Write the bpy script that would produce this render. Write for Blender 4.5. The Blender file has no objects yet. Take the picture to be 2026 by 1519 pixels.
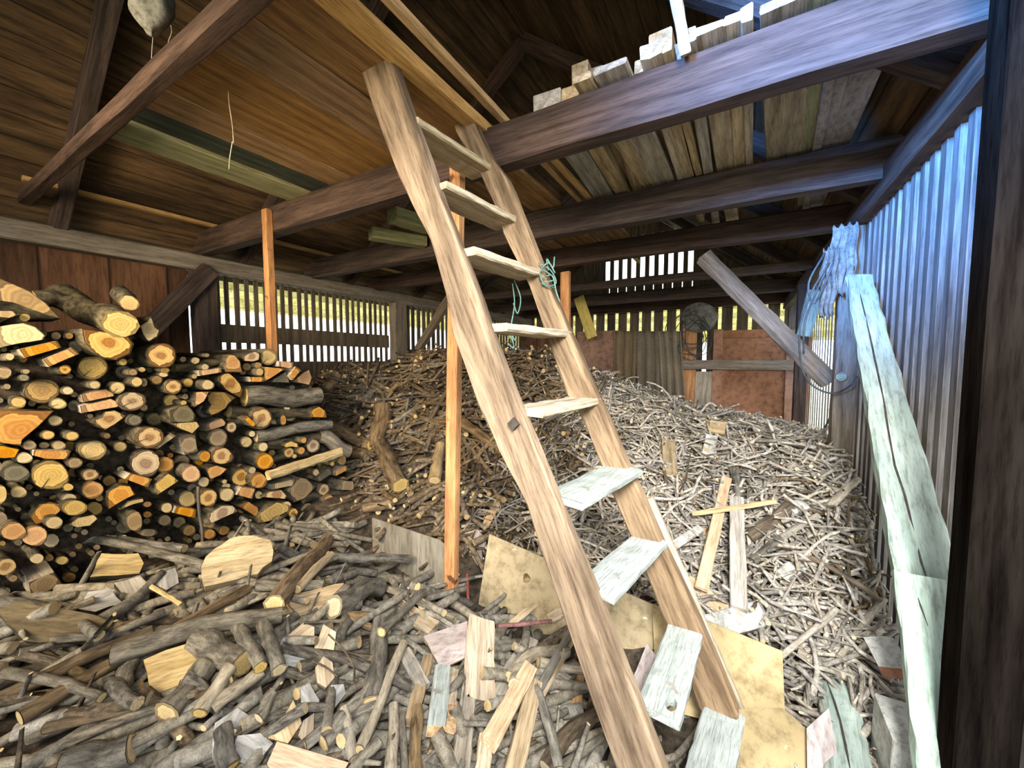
import bpy, math, random
import numpy as np
from mathutils import Matrix, Vector
random.seed(7)
rng = np.random.default_rng(7)
S = bpy.context.scene
C = S.collection
Z0 = 1.6                      # camera height; heights given below as "rel" are measured from it
# ------------------------------------------------------------------ camera
F = 770.0; CX = 1013.0; CY = 759.5
PITCH = math.radians(3.6); YAW = math.radians(30.4)
fw = np.array([-math.sin(YAW)*math.cos(PITCH), math.cos(YAW)*math.cos(PITCH), -math.sin(PITCH)])
rt = np.array([math.cos(YAW), math.sin(YAW), 0.0]); up = np.cross(rt, fw)
cd = bpy.data.cameras.new('camera'); cam = bpy.data.objects.new('camera', cd); C.objects.link(cam)
cd.sensor_fit = 'HORIZONTAL'; cd.sensor_width = 36.0; cd.lens = F/2026*36.0; cd.clip_start = 0.02
cam.matrix_world = Matrix(((rt[0], up[0], -fw[0], 0), (rt[1], up[1], -fw[1], 0), (rt[2], up[2], -fw[2], Z0), (0, 0, 0, 1)))
S.camera = cam
# ------------------------------------------------------------------ light
S.view_settings.view_transform = 'Standard'; S.view_settings.look = 'None'
S.view_settings.gamma = 1.0; S.view_settings.use_curve_mapping = False
S.view_settings.exposure = 1.05
W = bpy.data.worlds.new('sky'); S.world = W; W.use_nodes = True
W.node_tree.nodes['Background'].inputs[0].default_value = (0.86, 0.93, 1.0, 1)
W.node_tree.nodes['Background'].inputs[1].default_value = 1.9
def area(name, loc, to, sx, sy, power, col, spread=180):
    l = bpy.data.lights.new(name, 'AREA'); l.shape = 'RECTANGLE'; l.size = sx; l.size_y = sy
    l.energy = power; l.color = col; l.spread = math.radians(spread)
    o = bpy.data.objects.new(name, l); C.objects.link(o); o.location = loc
    o.rotation_euler = (Vector(to)-Vector(loc)).to_track_quat('-Z', 'Y').to_euler()
    return o
# daylight through the doorway the picture was taken from, behind and to the right of the camera
area('doorway_daylight', (0.40, -0.30, Z0+0.95), (0.12, 2.5, Z0-0.75), 0.55, 0.9, 60, (0.95, 0.985, 1.0), 108)
area('added_blue_tint', (-0.75, -1.1, Z0+0.95), (0.62, 2.1, Z0+1.0), 0.5, 0.5, 34, (0.09, 0.33, 1.0), 34)  # added blue lamp, stands in for the lens flare tint at upper right
area('added_warm_fill', (-1.7, -1.1, Z0+0.6), (-2.5, 1.8, Z0-0.1), 1.2, 0.8, 26, (1.0, 0.83, 0.55), 95)  # added warm fill for the log stack, no real opening there
# ------------------------------------------------------------------ geometry helpers
def ray(x, y): return fw + rt*((x-CX)/F) - up*((y-CY)/F)
O3 = np.array([0, 0, Z0])
def onX(x, y, X): d = ray(x, y); return O3 + d*(X/d[0])
def onY(x, y, Y): d = ray(x, y); return O3 + d*(Y/d[1])
def onZ(x, y, Zr): d = ray(x, y); return O3 + d*(Zr/d[2])
def onP(x, y, P0, n): d = ray(x, y); return O3 + d*(np.dot(P0-O3, n)/np.dot(d, n))
def depth(p): return float(np.dot(np.asarray(p)-O3, fw))
def nrm(v): v = np.asarray(v, float); return v/np.linalg.norm(v)
def frame(p1, p2, hint=(0, 0, 1)):
    x = nrm(np.asarray(p2)-np.asarray(p1)); h = np.asarray(hint, float)
    z = h - x*np.dot(h, x)
    if np.linalg.norm(z) < 1e-4: z = np.array([0, 1, 0]) - x*x[1]
    z = nrm(z); y = np.cross(z, x)
    return Matrix(((x[0], y[0], z[0], p1[0]), (x[1], y[1], z[1], p1[1]), (x[2], y[2], z[2], p1[2]), (0, 0, 0, 1)))
def mesh(name, v, f, mats, mi=None, uv=None, smooth=False):
    m = bpy.data.meshes.new(name); m.from_pydata([tuple(map(float, p)) for p in v], [], f)
    for k in (mats if isinstance(mats, (list, tuple)) else [mats]): m.materials.append(k)
    if mi is not None: m.polygons.foreach_set('material_index', mi)
    if smooth is not False: m.polygons.foreach_set('use_smooth', smooth if isinstance(smooth, list) else [True]*len(f))
    if uv is not None:
        l = m.uv_layers.new(name='UVMap')
        for lp in m.loops: l.data[lp.index].uv = uv[lp.vertex_index]
    m.update(); return m
def link(name, me, mw=None, parent=None, label=None, cat=None, group=None, kind=None):
    o = bpy.data.objects.new(name, me); C.objects.link(o)
    if parent is not None: o.parent = parent
    if mw is not None:
        if parent is not None: o.matrix_local = parent.matrix_world.inverted() @ mw
        else: o.matrix_world = mw
    if label: o['label'] = label
    if cat: o['category'] = cat
    if group: o['group'] = group
    if kind: o['kind'] = kind
    return o
def empty(name, loc, label, cat, group=None):
    o = bpy.data.objects.new(name, None); C.objects.link(o); o.matrix_world = Matrix.Translation(Vector(loc))
    o['label'] = label; o['category'] = cat; o.empty_display_size = .1
    if group: o['group'] = group
    return o
def plank_vf(L, Wd, T, n=7, jit=0.0015, bev=0.004, warp=0.0, taper=1.0):
    bev = min(bev, T*.3, Wd*.3)
    v = []; f = []
    w1 = rng.uniform(-warp, warp); w2 = rng.uniform(-warp, warp)
    base = [(-.5, -.5, 1, 0), (.5, -.5, -1, 0), (.5, -.5, 0, 1), (.5, .5, 0, -1), (.5, .5, -1, 0), (-.5, .5, 1, 0), (-.5, .5, 0, -1), (-.5, -.5, 0, 1)]
    for i in range(n):
        t = i/(n-1); s = 1+(taper-1)*t
        oy = w1*math.sin(math.pi*t); oz = w2*math.sin(math.pi*t)
        for a, b, c, d in base:
            j = rng.uniform(-jit, jit, 3)
            x = t*L + (j[0] if 0 < i < n-1 else j[0]*2)
            v.append((x, a*Wd*s + c*bev + oy + j[1], b*T + d*bev + oz + j[2]))
    for i in range(n-1):
        for k in range(8):
            a = i*8+k; b = i*8+(k+1) % 8
            f.append((a, b, b+8, a+8))
    f.append(tuple(range(7, -1, -1))); f.append(tuple((n-1)*8+k for k in range(8)))
    return v, f
def plank(name, p1, p2, Wd, T, mat, hint=(0, 0, 1), parent=None, endmat=None, **kw):
    tags = {k: kw.pop(k) for k in ('label', 'cat', 'group', 'kind') if k in kw}
    L = float(np.linalg.norm(np.asarray(p2)-np.asarray(p1)))
    v, f = plank_vf(L, Wd, T, **kw)
    mi = [0]*len(f); ms = [mat]
    if endmat: ms.append(endmat); mi[-1] = mi[-2] = 1
    return link(name, mesh(name, v, f, ms, mi), frame(p1, p2, hint), parent, **tags)
def box(name, lo, hi, mat, parent=None, **kw):
    lo = np.asarray(lo, float); hi = np.asarray(hi, float); c = (lo+hi)/2; d = hi-lo
    ax = int(np.argmax(d)); e = np.zeros(3); e[ax] = d[ax]/2
    if ax == 2: hint = (0, 1, 0); Wd, T = d[0], d[1]
    elif ax == 0: hint = (0, 0, 1); Wd, T = d[1], d[2]
    else: hint = (0, 0, 1); Wd, T = d[0], d[2]
    return plank(name, c-e, c+e, Wd, T, mat, hint, parent, **kw)
def tube_vf(path, radii, seg=8, noise=0.0, phase=None):
    path = [np.asarray(p, float) for p in path]; v = []; f = []
    n = len(path); prev = None
    nz = rng.uniform(1-noise, 1+noise, (n, seg))
    for i, p in enumerate(path):
        t = nrm(path[min(i+1, n-1)]-path[max(i-1, 0)])
        if prev is None:
            a = np.array([0, 0, 1.]) if abs(t[2]) < .9 else np.array([0, 1., 0])
            u = nrm(np.cross(a, t))
        else: u = nrm(prev - t*np.dot(prev, t))
        prev = u; w = np.cross(t, u)
        for k in range(seg):
            a = 2*math.pi*k/seg
            v.append(p + (u*math.cos(a)+w*math.sin(a))*radii[i]*nz[i, k])
    for i in range(n-1):
        for k in range(seg):
            a = i*seg+k; b = i*seg+(k+1) % seg
            f.append((a, b, b+seg, a+seg))
    mi = [0]*len(f)
    f.append(tuple(range(seg-1, -1, -1))); f.append(tuple((n-1)*seg+k for k in range(seg))); mi += [1, 1]
    return v, f, mi
def merge(parts):
    V = []; Fc = []; M = []
    for v, f, mi in parts:
        o = len(V); V += list(v); Fc += [tuple(i+o for i in q) for q in f]; M += list(mi)
    return V, Fc, M
# ------------------------------------------------------------------ materials
def nt(name):
    m = bpy.data.materials.new(name); m.use_nodes = True; t = m.node_tree
    b = t.nodes['Principled BSDF']; b.inputs['Specular IOR Level'].default_value = 0.2
    return m, t, b
def ramp(t, stops):
    r = t.nodes.new('ShaderNodeValToRGB'); e = r.color_ramp.elements
    while len(e) < len(stops): e.new(.5)
    for q, (p, c) in zip(e, stops): q.position = p; q.color = (*c, 1)
    return r
def lk(t, a, b): t.links.new(a, b)
def vary(t, col, amt, island, sat=0.12):
    src = t.nodes.new('ShaderNodeNewGeometry').outputs['Random Per Island'] if island else t.nodes.new('ShaderNodeObjectInfo').outputs['Random']
    h = t.nodes.new('ShaderNodeHueSaturation')
    mr = t.nodes.new('ShaderNodeMapRange'); mr.inputs[3].default_value = 1-amt; mr.inputs[4].default_value = 1+amt
    lk(t, src, mr.inputs[0]); lk(t, mr.outputs[0], h.inputs['Value'])
    m2 = t.nodes.new('ShaderNodeMath'); m2.operation = 'MULTIPLY'; m2.inputs[1].default_value = 7.31; lk(t, src, m2.inputs[0])
    m3 = t.nodes.new('ShaderNodeMath'); m3.operation = 'FRACT'; lk(t, m2.outputs[0], m3.inputs[0])
    mr2 = t.nodes.new('ShaderNodeMapRange'); mr2.inputs[3].default_value = 1-sat*2; mr2.inputs[4].default_value = 1+sat*2
    lk(t, m3.outputs[0], mr2.inputs[0]); lk(t, mr2.outputs[0], h.inputs['Saturation'])
    lk(t, col, h.inputs['Color']); return h.outputs[0]
def wood(name, c1, c2, scale=(1.5, 22, 22), rough=.75, var=.22, sat=.09, island=False, spots=None, bump=.35, split=.5, axis=None, boards=None):
    m, t, b = nt(name); tc = t.nodes.new('ShaderNodeTexCoord'); mp = t.nodes.new('ShaderNodeMapping')
    mp.inputs['Scale'].default_value = scale; lk(t, tc.outputs['Object'], mp.inputs[0])
    n = t.nodes.new('ShaderNodeTexNoise'); n.inputs['Scale'].default_value = 1.6; n.inputs['Detail'].default_value = 7; n.inputs['Distortion'].default_value = .25
    lk(t, mp.outputs[0], n.inputs['Vector'])
    r = ramp(t, [(split-.17, c1), (split+.17, c2)]); lk(t, n.outputs[0], r.inputs[0]); col = r.outputs[0]
    n2 = t.nodes.new('ShaderNodeTexNoise'); n2.inputs['Scale'].default_value = 2.2; n2.inputs['Detail'].default_value = 4
    lk(t, tc.outputs['Object'], n2.inputs['Vector'])
    mx = t.nodes.new('ShaderNodeMix'); mx.data_type = 'RGBA'; mx.blend_type = 'MULTIPLY'
    r2 = ramp(t, [(.3, (.62, .6, .58)), (.7, (1.15, 1.12, 1.1))]); lk(t, n2.outputs[0], r2.inputs[0])
    mx.inputs[0].default_value = .6; lk(t, col, mx.inputs[6]); lk(t, r2.outputs[0], mx.inputs[7]); col = mx.outputs[2]
    n4 = t.nodes.new('ShaderNodeTexNoise'); n4.inputs['Scale'].default_value = 7.5; n4.inputs['Detail'].default_value = 5; n4.inputs['Roughness'].default_value = .7
    lk(t, mp.outputs[0], n4.inputs['Vector'])
    r4 = ramp(t, [(.36, (.50, .47, .44)), (.52, (1.0, 1.0, 1.0)), (.7, (1.14, 1.13, 1.12))]); lk(t, n4.outputs[0], r4.inputs[0])
    mx4 = t.nodes.new('ShaderNodeMix'); mx4.data_type = 'RGBA'; mx4.blend_type = 'MULTIPLY'; mx4.inputs[0].default_value = .8
    lk(t, col, mx4.inputs[6]); lk(t, r4.outputs[0], mx4.inputs[7]); col = mx4.outputs[2]
    if spots:
        n3 = t.nodes.new('ShaderNodeTexNoise'); n3.inputs['Scale'].default_value = spots[1]; n3.inputs['Detail'].default_value = 3
        lk(t, tc.outputs['Object'], n3.inputs['Vector'])
        r3 = ramp(t, [(spots[2], (0, 0, 0)), (spots[2]+.05, (1, 1, 1))]); lk(t, n3.outputs[0], r3.inputs[0])
        m4 = t.nodes.new('ShaderNodeMix'); m4.data_type = 'RGBA'; lk(t, r3.outputs[0], m4.inputs[0]); lk(t, col, m4.inputs[6]); m4.inputs[7].default_value = (*spots[0], 1); col = m4.outputs[2]
    if boards:                                     # plank seams and board-to-board tone: (axis index, board width)
        sp = t.nodes.new('ShaderNodeSeparateXYZ'); lk(t, tc.outputs['Object'], sp.inputs[0])
        dv = t.nodes.new('ShaderNodeMath'); dv.operation = 'DIVIDE'; dv.inputs[1].default_value = boards[1]; lk(t, sp.outputs[boards[0]], dv.inputs[0])
        fr = t.nodes.new('ShaderNodeMath'); fr.operation = 'FRACT'; lk(t, dv.outputs[0], fr.inputs[0])
        fl = t.nodes.new('ShaderNodeMath'); fl.operation = 'FLOOR'; lk(t, dv.outputs[0], fl.inputs[0])
        wn = t.nodes.new('ShaderNodeTexWhiteNoise'); wn.noise_dimensions = '1D'; lk(t, fl.outputs[0], wn.inputs['W'])
        rs = ramp(t, [(0, (.12, .1, .09)), (.05, (1, 1, 1)), (.97, (1, 1, 1)), (1, (.12, .1, .09))]); lk(t, fr.outputs[0], rs.inputs[0])
        rw = ramp(t, [(0, (.6, .58, .55)), (1, (1.2, 1.15, 1.1))]); lk(t, wn.outputs[0], rw.inputs[0])
        for q in (rs, rw):
            m5 = t.nodes.new('ShaderNodeMix'); m5.data_type = 'RGBA'; m5.blend_type = 'MULTIPLY'; m5.inputs[0].default_value = 1
            lk(t, col, m5.inputs[6]); lk(t, q.outputs[0], m5.inputs[7]); col = m5.outputs[2]
    if var: col = vary(t, col, var, island, sat)
    lk(t, col, b.inputs['Base Color']); b.inputs['Roughness'].default_value = rough
    bp = t.nodes.new('ShaderNodeBump'); bp.inputs['Strength'].default_value = bump; bp.inputs['Distance'].default_value = .004
    ah = t.nodes.new('ShaderNodeMath'); ah.operation = 'ADD'; lk(t, n.outputs[0], ah.inputs[0]); lk(t, n4.outputs[0], ah.inputs[1]); lk(t, ah.outputs[0], bp.inputs['Height']); lk(t, bp.outputs[0], b.inputs['Normal'])
    return m
def endgrain(name, sap, heart, hr=.45, rings=34, var=.18):
    m, t, b = nt(name); uv = t.nodes.new('ShaderNodeUVMap')
    ln = t.nodes.new('ShaderNodeVectorMath'); ln.operation = 'LENGTH'; lk(t, uv.outputs[0], ln.inputs[0])
    tc = t.nodes.new('ShaderNodeTexCoord'); oi = t.nodes.new('ShaderNodeObjectInfo')
    ad0 = t.nodes.new('ShaderNodeVectorMath'); ad0.operation = 'ADD'; lk(t, uv.outputs[0], ad0.inputs[0]); lk(t, oi.outputs['Location'], ad0.inputs[1])
    n = t.nodes.new('ShaderNodeTexNoise'); n.inputs['Scale'].default_value = 1.7; n.inputs['Detail'].default_value = 3; lk(t, ad0.outputs[0], n.inputs['Vector'])
    a = t.nodes.new('ShaderNodeMath'); a.operation = 'MULTIPLY_ADD'; a.inputs[1].default_value = .55; lk(t, n.outputs[0], a.inputs[0]); lk(t, ln.outputs['Value'], a.inputs[2])
    s = t.nodes.new('ShaderNodeMath'); s.operation = 'MULTIPLY'; s.inputs[1].default_value = rings; lk(t, a.outputs[0], s.inputs[0])
    w = t.nodes.new('ShaderNodeMath'); w.operation = 'SINE'; lk(t, s.outputs[0], w.inputs[0])
    dk = tuple(q*.80 for q in heart)
    r = ramp(t, [(hr+.18, heart), (hr+.32, sap), (1.12, sap), (1.25, tuple(q*.5 for q in heart))]); 
    for q, p in zip(r.color_ramp.elements, (min(hr+.18, 1), min(hr+.30, 1), 1, 1)): q.position = p
    lk(t, a.outputs[0], r.inputs[0])
    r2 = ramp(t, [(0, (.78, .74, .68)), (1, (1.06, 1.06, 1.05))]); 
    mr = t.nodes.new('ShaderNodeMapRange'); mr.inputs[1].default_value = -1; lk(t, w.outputs[0], mr.inputs[0]); lk(t, mr.outputs[0], r2.inputs[0])
    mx = t.nodes.new('ShaderNodeMix'); mx.data_type = 'RGBA'; mx.blend_type = 'MULTIPLY'; mx.inputs[0].default_value = .75
    lk(t, r.outputs[0], mx.inputs[6]); lk(t, r2.outputs[0], mx.inputs[7])
    lk(t, vary(t, mx.outputs[2], var, False), b.inputs['Base Color']); b.inputs['Roughness'].default_value = .8
    return m
M = {}
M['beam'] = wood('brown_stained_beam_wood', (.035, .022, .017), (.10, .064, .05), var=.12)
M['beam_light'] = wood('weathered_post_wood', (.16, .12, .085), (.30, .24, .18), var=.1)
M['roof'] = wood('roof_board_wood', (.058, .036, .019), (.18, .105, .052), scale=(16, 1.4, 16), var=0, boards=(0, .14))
M['loft'] = wood('orange_loft_board_wood', (.17, .09, .038), (.36, .20, .085), var=.25, sat=.05)
M['loft_grey'] = wood('greenish_grey_board_wood', (.22, .21, .10), (.40, .37, .20), var=.12)
M['loft_dark'] = wood('dark_green_board_wood', (.035, .045, .03), (.09, .10, .07), var=.1)
M['batten'] = wood('fresh_batten_wood', (.42, .24, .10), (.66, .42, .21), var=.12)
M['prop'] = wood('orange_prop_wood', (.38, .17, .07), (.60, .31, .14), var=.05, spots=((.12, .05, .02), 9, .68))
M['ladder'] = wood('worn_ladder_wood', (.12, .08, .05), (.37, .265, .175), scale=(1.2, 14, 14), var=.06, spots=((.09, .05, .03), 7, .70), bump=.7)
M['ladder_pale'] = wood('worn_pale_ladder_wood', (.34, .26, .17), (.62, .53, .38), scale=(1.2, 17, 17), var=.06, bump=.6)
M['tread_white'] = wood('whitewashed_tread_wood', (.25, .275, .25), (.43, .465, .42), scale=(2, 30, 30), var=.05, bump=.5, split=.42, spots=((.25, .22, .17), 14, .70))
M['brace'] = wood('pale_green_weathered_wood', (.22, .28, .235), (.42, .485, .42), scale=(1.5, 10, 10), var=.05)
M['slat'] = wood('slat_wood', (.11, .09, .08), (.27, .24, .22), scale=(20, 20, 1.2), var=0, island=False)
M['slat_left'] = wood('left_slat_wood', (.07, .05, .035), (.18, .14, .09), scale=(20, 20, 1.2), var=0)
M['brownpanel'] = wood('brown_hardboard', (.25, .125, .075), (.36, .185, .115), scale=(2, 2, 2), var=.10, bump=.05)
M['brownwall'] = wood('dark_red_brown_boards', (.075, .035, .018), (.17, .085, .045), scale=(8, 8, 1), var=0, boards=(1, .33))
M['burlap'] = wood('burlap_cloth', (.13, .10, .065), (.27, .21, .14), scale=(60, 60, 60), var=.15)
M['bark'] = wood('grey_bark', (.06, .05, .038), (.25, .215, .165), scale=(7, 1.1, 1.1), var=.3, bump=.8)
M['bark_m'] = wood('grey_bark_long', (.07, .06, .045), (.29, .255, .20), scale=(9, 34, 34), var=.25, bump=1)
M['twigbark_m'] = wood('peeled_branch_wood', (.22, .18, .13), (.46, .40, .31), scale=(7, 30, 30), var=.2, bump=.8)
M['brownbark_m'] = wood('brown_bark_long', (.06, .04, .024), (.27, .19, .11), scale=(6, 34, 34), var=.25, bump=1)
M['bark_s'] = wood('log_bark', (.035, .03, .02), (.17, .14, .09), scale=(9, 26, 26), var=.3, bump=.9)
M['twigbark'] = wood('pale_twig_bark', (.20, .165, .13), (.48, .43, .36), scale=(7, 1.1, 1.1), var=.4, bump=.6)
M['brownbark'] = wood('brown_branch_bark', (.06, .042, .025), (.24, .17, .10), scale=(7, 1.1, 1.1), var=.35, bump=.7)
M['stuff_grey'] = wood('heap_twig_bark', (.17, .145, .115), (.46, .41, .34), scale=(30, 30, 30), var=.45, island=True)
M['stuff_brown'] = wood('heap_branch_bark', (.05, .035, .022), (.23, .165, .10), scale=(30, 30, 30), var=.4, island=True)
M['cut'] = wood('fresh_cut_wood', (.42, .30, .15), (.70, .55, .33), scale=(3, 3, 3), var=.2)
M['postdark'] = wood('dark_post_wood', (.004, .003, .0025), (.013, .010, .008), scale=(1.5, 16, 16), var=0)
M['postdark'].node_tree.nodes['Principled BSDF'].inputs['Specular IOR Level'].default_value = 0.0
M['tan_dark'] = wood('vignette_darkened_tan_wood', (.10, .075, .04), (.22, .165, .09), scale=(3, 16, 16), var=0, bump=.8)  # offcut tone darkened, vignetting at lower left put into the colour
M['stuff_front'] = wood('loose_stick_bark', (.13, .112, .085), (.31, .275, .215), scale=(30, 30, 30), var=.35, island=True)
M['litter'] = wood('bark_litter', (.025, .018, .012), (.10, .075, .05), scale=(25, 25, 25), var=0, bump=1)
M['offcut'] = wood('tan_offcut_wood', (.30, .21, .12), (.58, .45, .29), var=.25)
M['offcut_grey'] = wood('grey_offcut_wood', (.24, .20, .155), (.46, .40, .32), var=.2)
M['offcut_orange'] = wood('orange_offcut_wood', (.46, .26, .11), (.70, .47, .25), var=.12)
M['golden'] = wood('golden_split_wood', (.38, .27, .12), (.64, .49, .27), scale=(2, 14, 14), var=.06, bump=.9)
M['greysplit'] = wood('grey_split_wood', (.20, .185, .165), (.44, .42, .39), scale=(2, 12, 12), var=.15, bump=.8)
M['ply'] = wood('yellow_plywood', (.30, .23, .125), (.42, .33, .19), scale=(2, 2, 2), var=.04, bump=.05, spots=((.62, .54, .38), 26, .70))
M['ply_dark'] = wood('dark_plywood', (.16, .14, .105), (.27, .24, .19), scale=(1, 7, 1), var=.04, bump=.1)
M['purple'] = wood('purple_grey_board', (.26, .21, .19), (.42, .36, .34), scale=(3, 9, 3), var=.05, bump=.1)
M['pink'] = wood('pink_fresh_board', (.50, .33, .22), (.66, .47, .33), var=.03)
M['whitepaint'] = wood('chalky_white_paint', (.34, .33, .29), (.54, .525, .47), scale=(6, 6, 6), var=.05, spots=((.35, .27, .18), 12, .66))
M['brickred'] = wood('red_brown_end', (.25, .10, .06), (.42, .20, .12), scale=(6, 6, 6), var=0)
M['dust'] = wood('dusty_grey_cloth', (.12, .115, .10), (.26, .25, .22), scale=(9, 9, 9), var=.1)
M['cable'] = wood('grey_cable', (.05, .06, .065), (.11, .125, .13), scale=(4, 4, 4), var=0, bump=0)
M['twine'] = wood('green_twine', (.07, .16, .13), (.16, .30, .25), scale=(40, 40, 40), var=.1)
M['web'] = wood('dusty_cobweb', (.35, .31, .22), (.55, .50, .40), scale=(10, 10, 10), var=.1, bump=0)
M['rod'] = wood('rusty_red_rod', (.20, .07, .055), (.34, .13, .11), scale=(9, 9, 9), var=.05)
M['yellow'] = wood('yellow_painted_board', (.55, .42, .10), (.72, .58, .18), var=0)
M['iron'] = wood('dark_iron', (.03, .025, .02), (.07, .055, .045), scale=(9, 9, 9), var=0)
M['ground'] = wood('earth_floor', (.08, .065, .05), (.17, .14, .11), scale=(5, 5, 5), var=0)
M['grass'] = wood('dry_pale_ground', (.35, .38, .24), (.6, .62, .48), scale=(3, 3, 3), var=0)
M['yshed'] = wood('bright_yellow_boards', (.45, .40, .10), (.80, .74, .32), scale=(3, 3, 3), var=0, boards=(2, .16))  # the boards' own bright yellow
M['e_pale'] = endgrain('pale_cut_end', (.56, .41, .20), (.50, .36, .17), .5)
M['e_orange'] = endgrain('orange_cut_end', (.56, .31, .11), (.48, .235, .08), .5)
M['e_dull'] = endgrain('dull_cut_end', (.32, .215, .10), (.25, .165, .08), .5)
M['e_ring'] = endgrain('dark_hearted_cut_end', (.54, .37, .17), (.30, .16, .07), .38)
M['e_grey'] = endgrain('grey_cut_end', (.17, .145, .09), (.13, .11, .07), .5)
# ------------------------------------------------------------------ shed shell (the setting)
def slats(name, axis, const, lo, hi, pitch, wid, th, z0, z1, mat, zf=None, gapjit=.006, extra=None):
    V = []; Fc = []
    def bx(a, b):
        o = len(V); a = list(a); b = list(b)
        for x in (a[0], b[0]):
            for y in (a[1], b[1]):
                for z in (a[2], b[2]): V.append((x, y, z))
        for q in ((0, 1, 3, 2), (4, 6, 7, 5), (0, 4, 5, 1), (2, 3, 7, 6), (0, 2, 6, 4), (1, 5, 7, 3)): Fc.append(tuple(o+i for i in q))
    c = lo
    while c < hi:
        j = rng.uniform(-gapjit, gapjit); w = wid + rng.uniform(-gapjit, gapjit)
        zz1 = z1 + rng.uniform(-.008, .008) if zf is None else zf(c+w/2)
        zz0 = z0
        if axis == 'Y': bx((const, c+j, zz0), (const+th, c+j+w, zz1))
        else: bx((c+j, const, zz0), (c+j+w, const+th, zz1))
        c += pitch
    for a, b in (extra or []): bx(a, b)
    return link(name, mesh(name, V, Fc, mat), kind='structure')
YF = 7.4
def slab(name, lo, hi, mat):
    V = [(x, y, z) for x in (lo[0], hi[0]) for y in (lo[1], hi[1]) for z in (lo[2], hi[2])]
    return link(name, mesh(name, V, [(0, 1, 3, 2), (4, 6, 7, 5), (0, 4, 5, 1), (2, 3, 7, 6), (0, 2, 6, 4), (1, 5, 7, 3)], mat), kind='structure')
slab('floor', (-4.05, -1.4, -.1), (.75, YF+.1, 0), M['ground'])
slab('ground_outside', (-40, -30, -.25), (40, 60, -.12), M['grass'])
XL, XR = -3.95, .60
# left wall: closed boards near, slats further on
slab('wall_left', (XL-.04, -1.4, 0), (XL, 1.45, Z0+.86), M['brownwall'])
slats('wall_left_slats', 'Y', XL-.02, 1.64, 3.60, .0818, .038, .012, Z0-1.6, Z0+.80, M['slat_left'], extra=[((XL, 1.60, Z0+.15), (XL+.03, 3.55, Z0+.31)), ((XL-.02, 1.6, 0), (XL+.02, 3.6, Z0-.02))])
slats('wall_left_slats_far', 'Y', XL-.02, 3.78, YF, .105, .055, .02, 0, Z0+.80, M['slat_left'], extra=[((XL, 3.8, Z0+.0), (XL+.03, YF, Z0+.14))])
slats('wall_right_slats', 'Y', XR, -.6, 3.42, .096, .05, .026, .12, Z0+.84, M['slat'])
slats('wall_right_slats_far', 'Y', XR+.02, 3.5, YF, .125, .022, .006, .0, Z0+.84, M['slat'])
slab('trim_right', (XR-.03, -.6, .05), (XR+.05, 3.3, .16), M['slat'])
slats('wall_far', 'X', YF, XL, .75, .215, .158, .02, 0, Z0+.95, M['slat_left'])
RX, RZ = -1.62, Z0+2.68
def roofz(x): return (Z0+.92)+(x-XL)*(RZ-Z0-.92)/(RX-XL) if x < RX else (Z0+.92)+(.72-x)*(RZ-Z0-.92)/(.72-RX)
# gable above the far wall: closed boards with an open slatted band
V = []; Fc = []
def quadbox(x0, x1, z0a, z0b, z1a, z1b, y0, y1):
    o = len(V)
    for y in (y0, y1): V.extend([(x0, y, z0a), (x1, y, z0b), (x1, y, z1b), (x0, y, z1a)])
    for q in ((0, 1, 2, 3), (7, 6, 5, 4), (0, 4, 5, 1), (1, 5, 6, 2), (2, 6, 7, 3), (3, 7, 4, 0)): Fc.append(tuple(o+i for i in q))
x = XL
while x < .70:
    x1 = min(x+.16, .72)
    if -2.42 < x < -.90:
        quadbox(x, x+.145, Z0+.93, Z0+.93, Z0+1.36, Z0+1.36, YF, YF+.02)
        quadbox(x, x+.075, Z0+1.36, Z0+1.36, min(Z0+2.25, roofz(x)), min(Z0+2.25, roofz(x+.075)), YF, YF+.02)
        if roofz(x) > Z0+2.25 and roofz(x1) > Z0+2.25: quadbox(x, x1, Z0+2.25, Z0+2.25, roofz(x), roofz(x1), YF, YF+.02)
    else: quadbox(x, x1, Z0+.93, Z0+.93, roofz(x), roofz(x1), YF, YF+.02)
    x += .16
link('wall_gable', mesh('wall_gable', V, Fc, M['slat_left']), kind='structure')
# roof: two boarded slopes
def slope(name, xa, za, xb, zb, y0, y1, mat, th=.03):
    L = math.hypot(xb-xa, zb-za); V = [(a, b, c) for a in (0, L) for b in (0, y1-y0) for c in (0, th)]
    me = mesh(name, V, [(0, 1, 3, 2), (4, 6, 7, 5), (0, 4, 5, 1), (2, 3, 7, 6), (0, 2, 6, 4), (1, 5, 7, 3)], mat)
    o = bpy.data.objects.new(name, me); C.objects.link(o); o['kind'] = 'structure'
    o.location = (xa, y0, za); o.rotation_euler = (0, -math.atan2(zb-za, xb-xa), 0); return o
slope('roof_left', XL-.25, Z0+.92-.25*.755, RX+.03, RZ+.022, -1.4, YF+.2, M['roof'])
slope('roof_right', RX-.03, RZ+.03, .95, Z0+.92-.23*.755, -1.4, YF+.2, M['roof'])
slab('wall_rear_skyblock', (XL, -1.44, 0), (-2.9, -1.4, Z0+2.7), M['brownwall'])  # unseen rear wall, put in to block sky light from behind
slab('wall_rear_roofshade', (-2.9, -1.44, Z0+1.25), (.7, -1.4, Z0+2.7), M['brownwall'])  # unseen header, added to shade the roof underside
# neighbour structure seen through the left slats
slab('wall_neighbour', (-8.2, .5, Z0+.92), (-8.1, 22, Z0+3.4), M['yshed'])
slab('wall_neighbour_far', (-9, 14.0, Z0+.55), (4, 14.1, Z0+2.1), M['yshed'])
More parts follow.
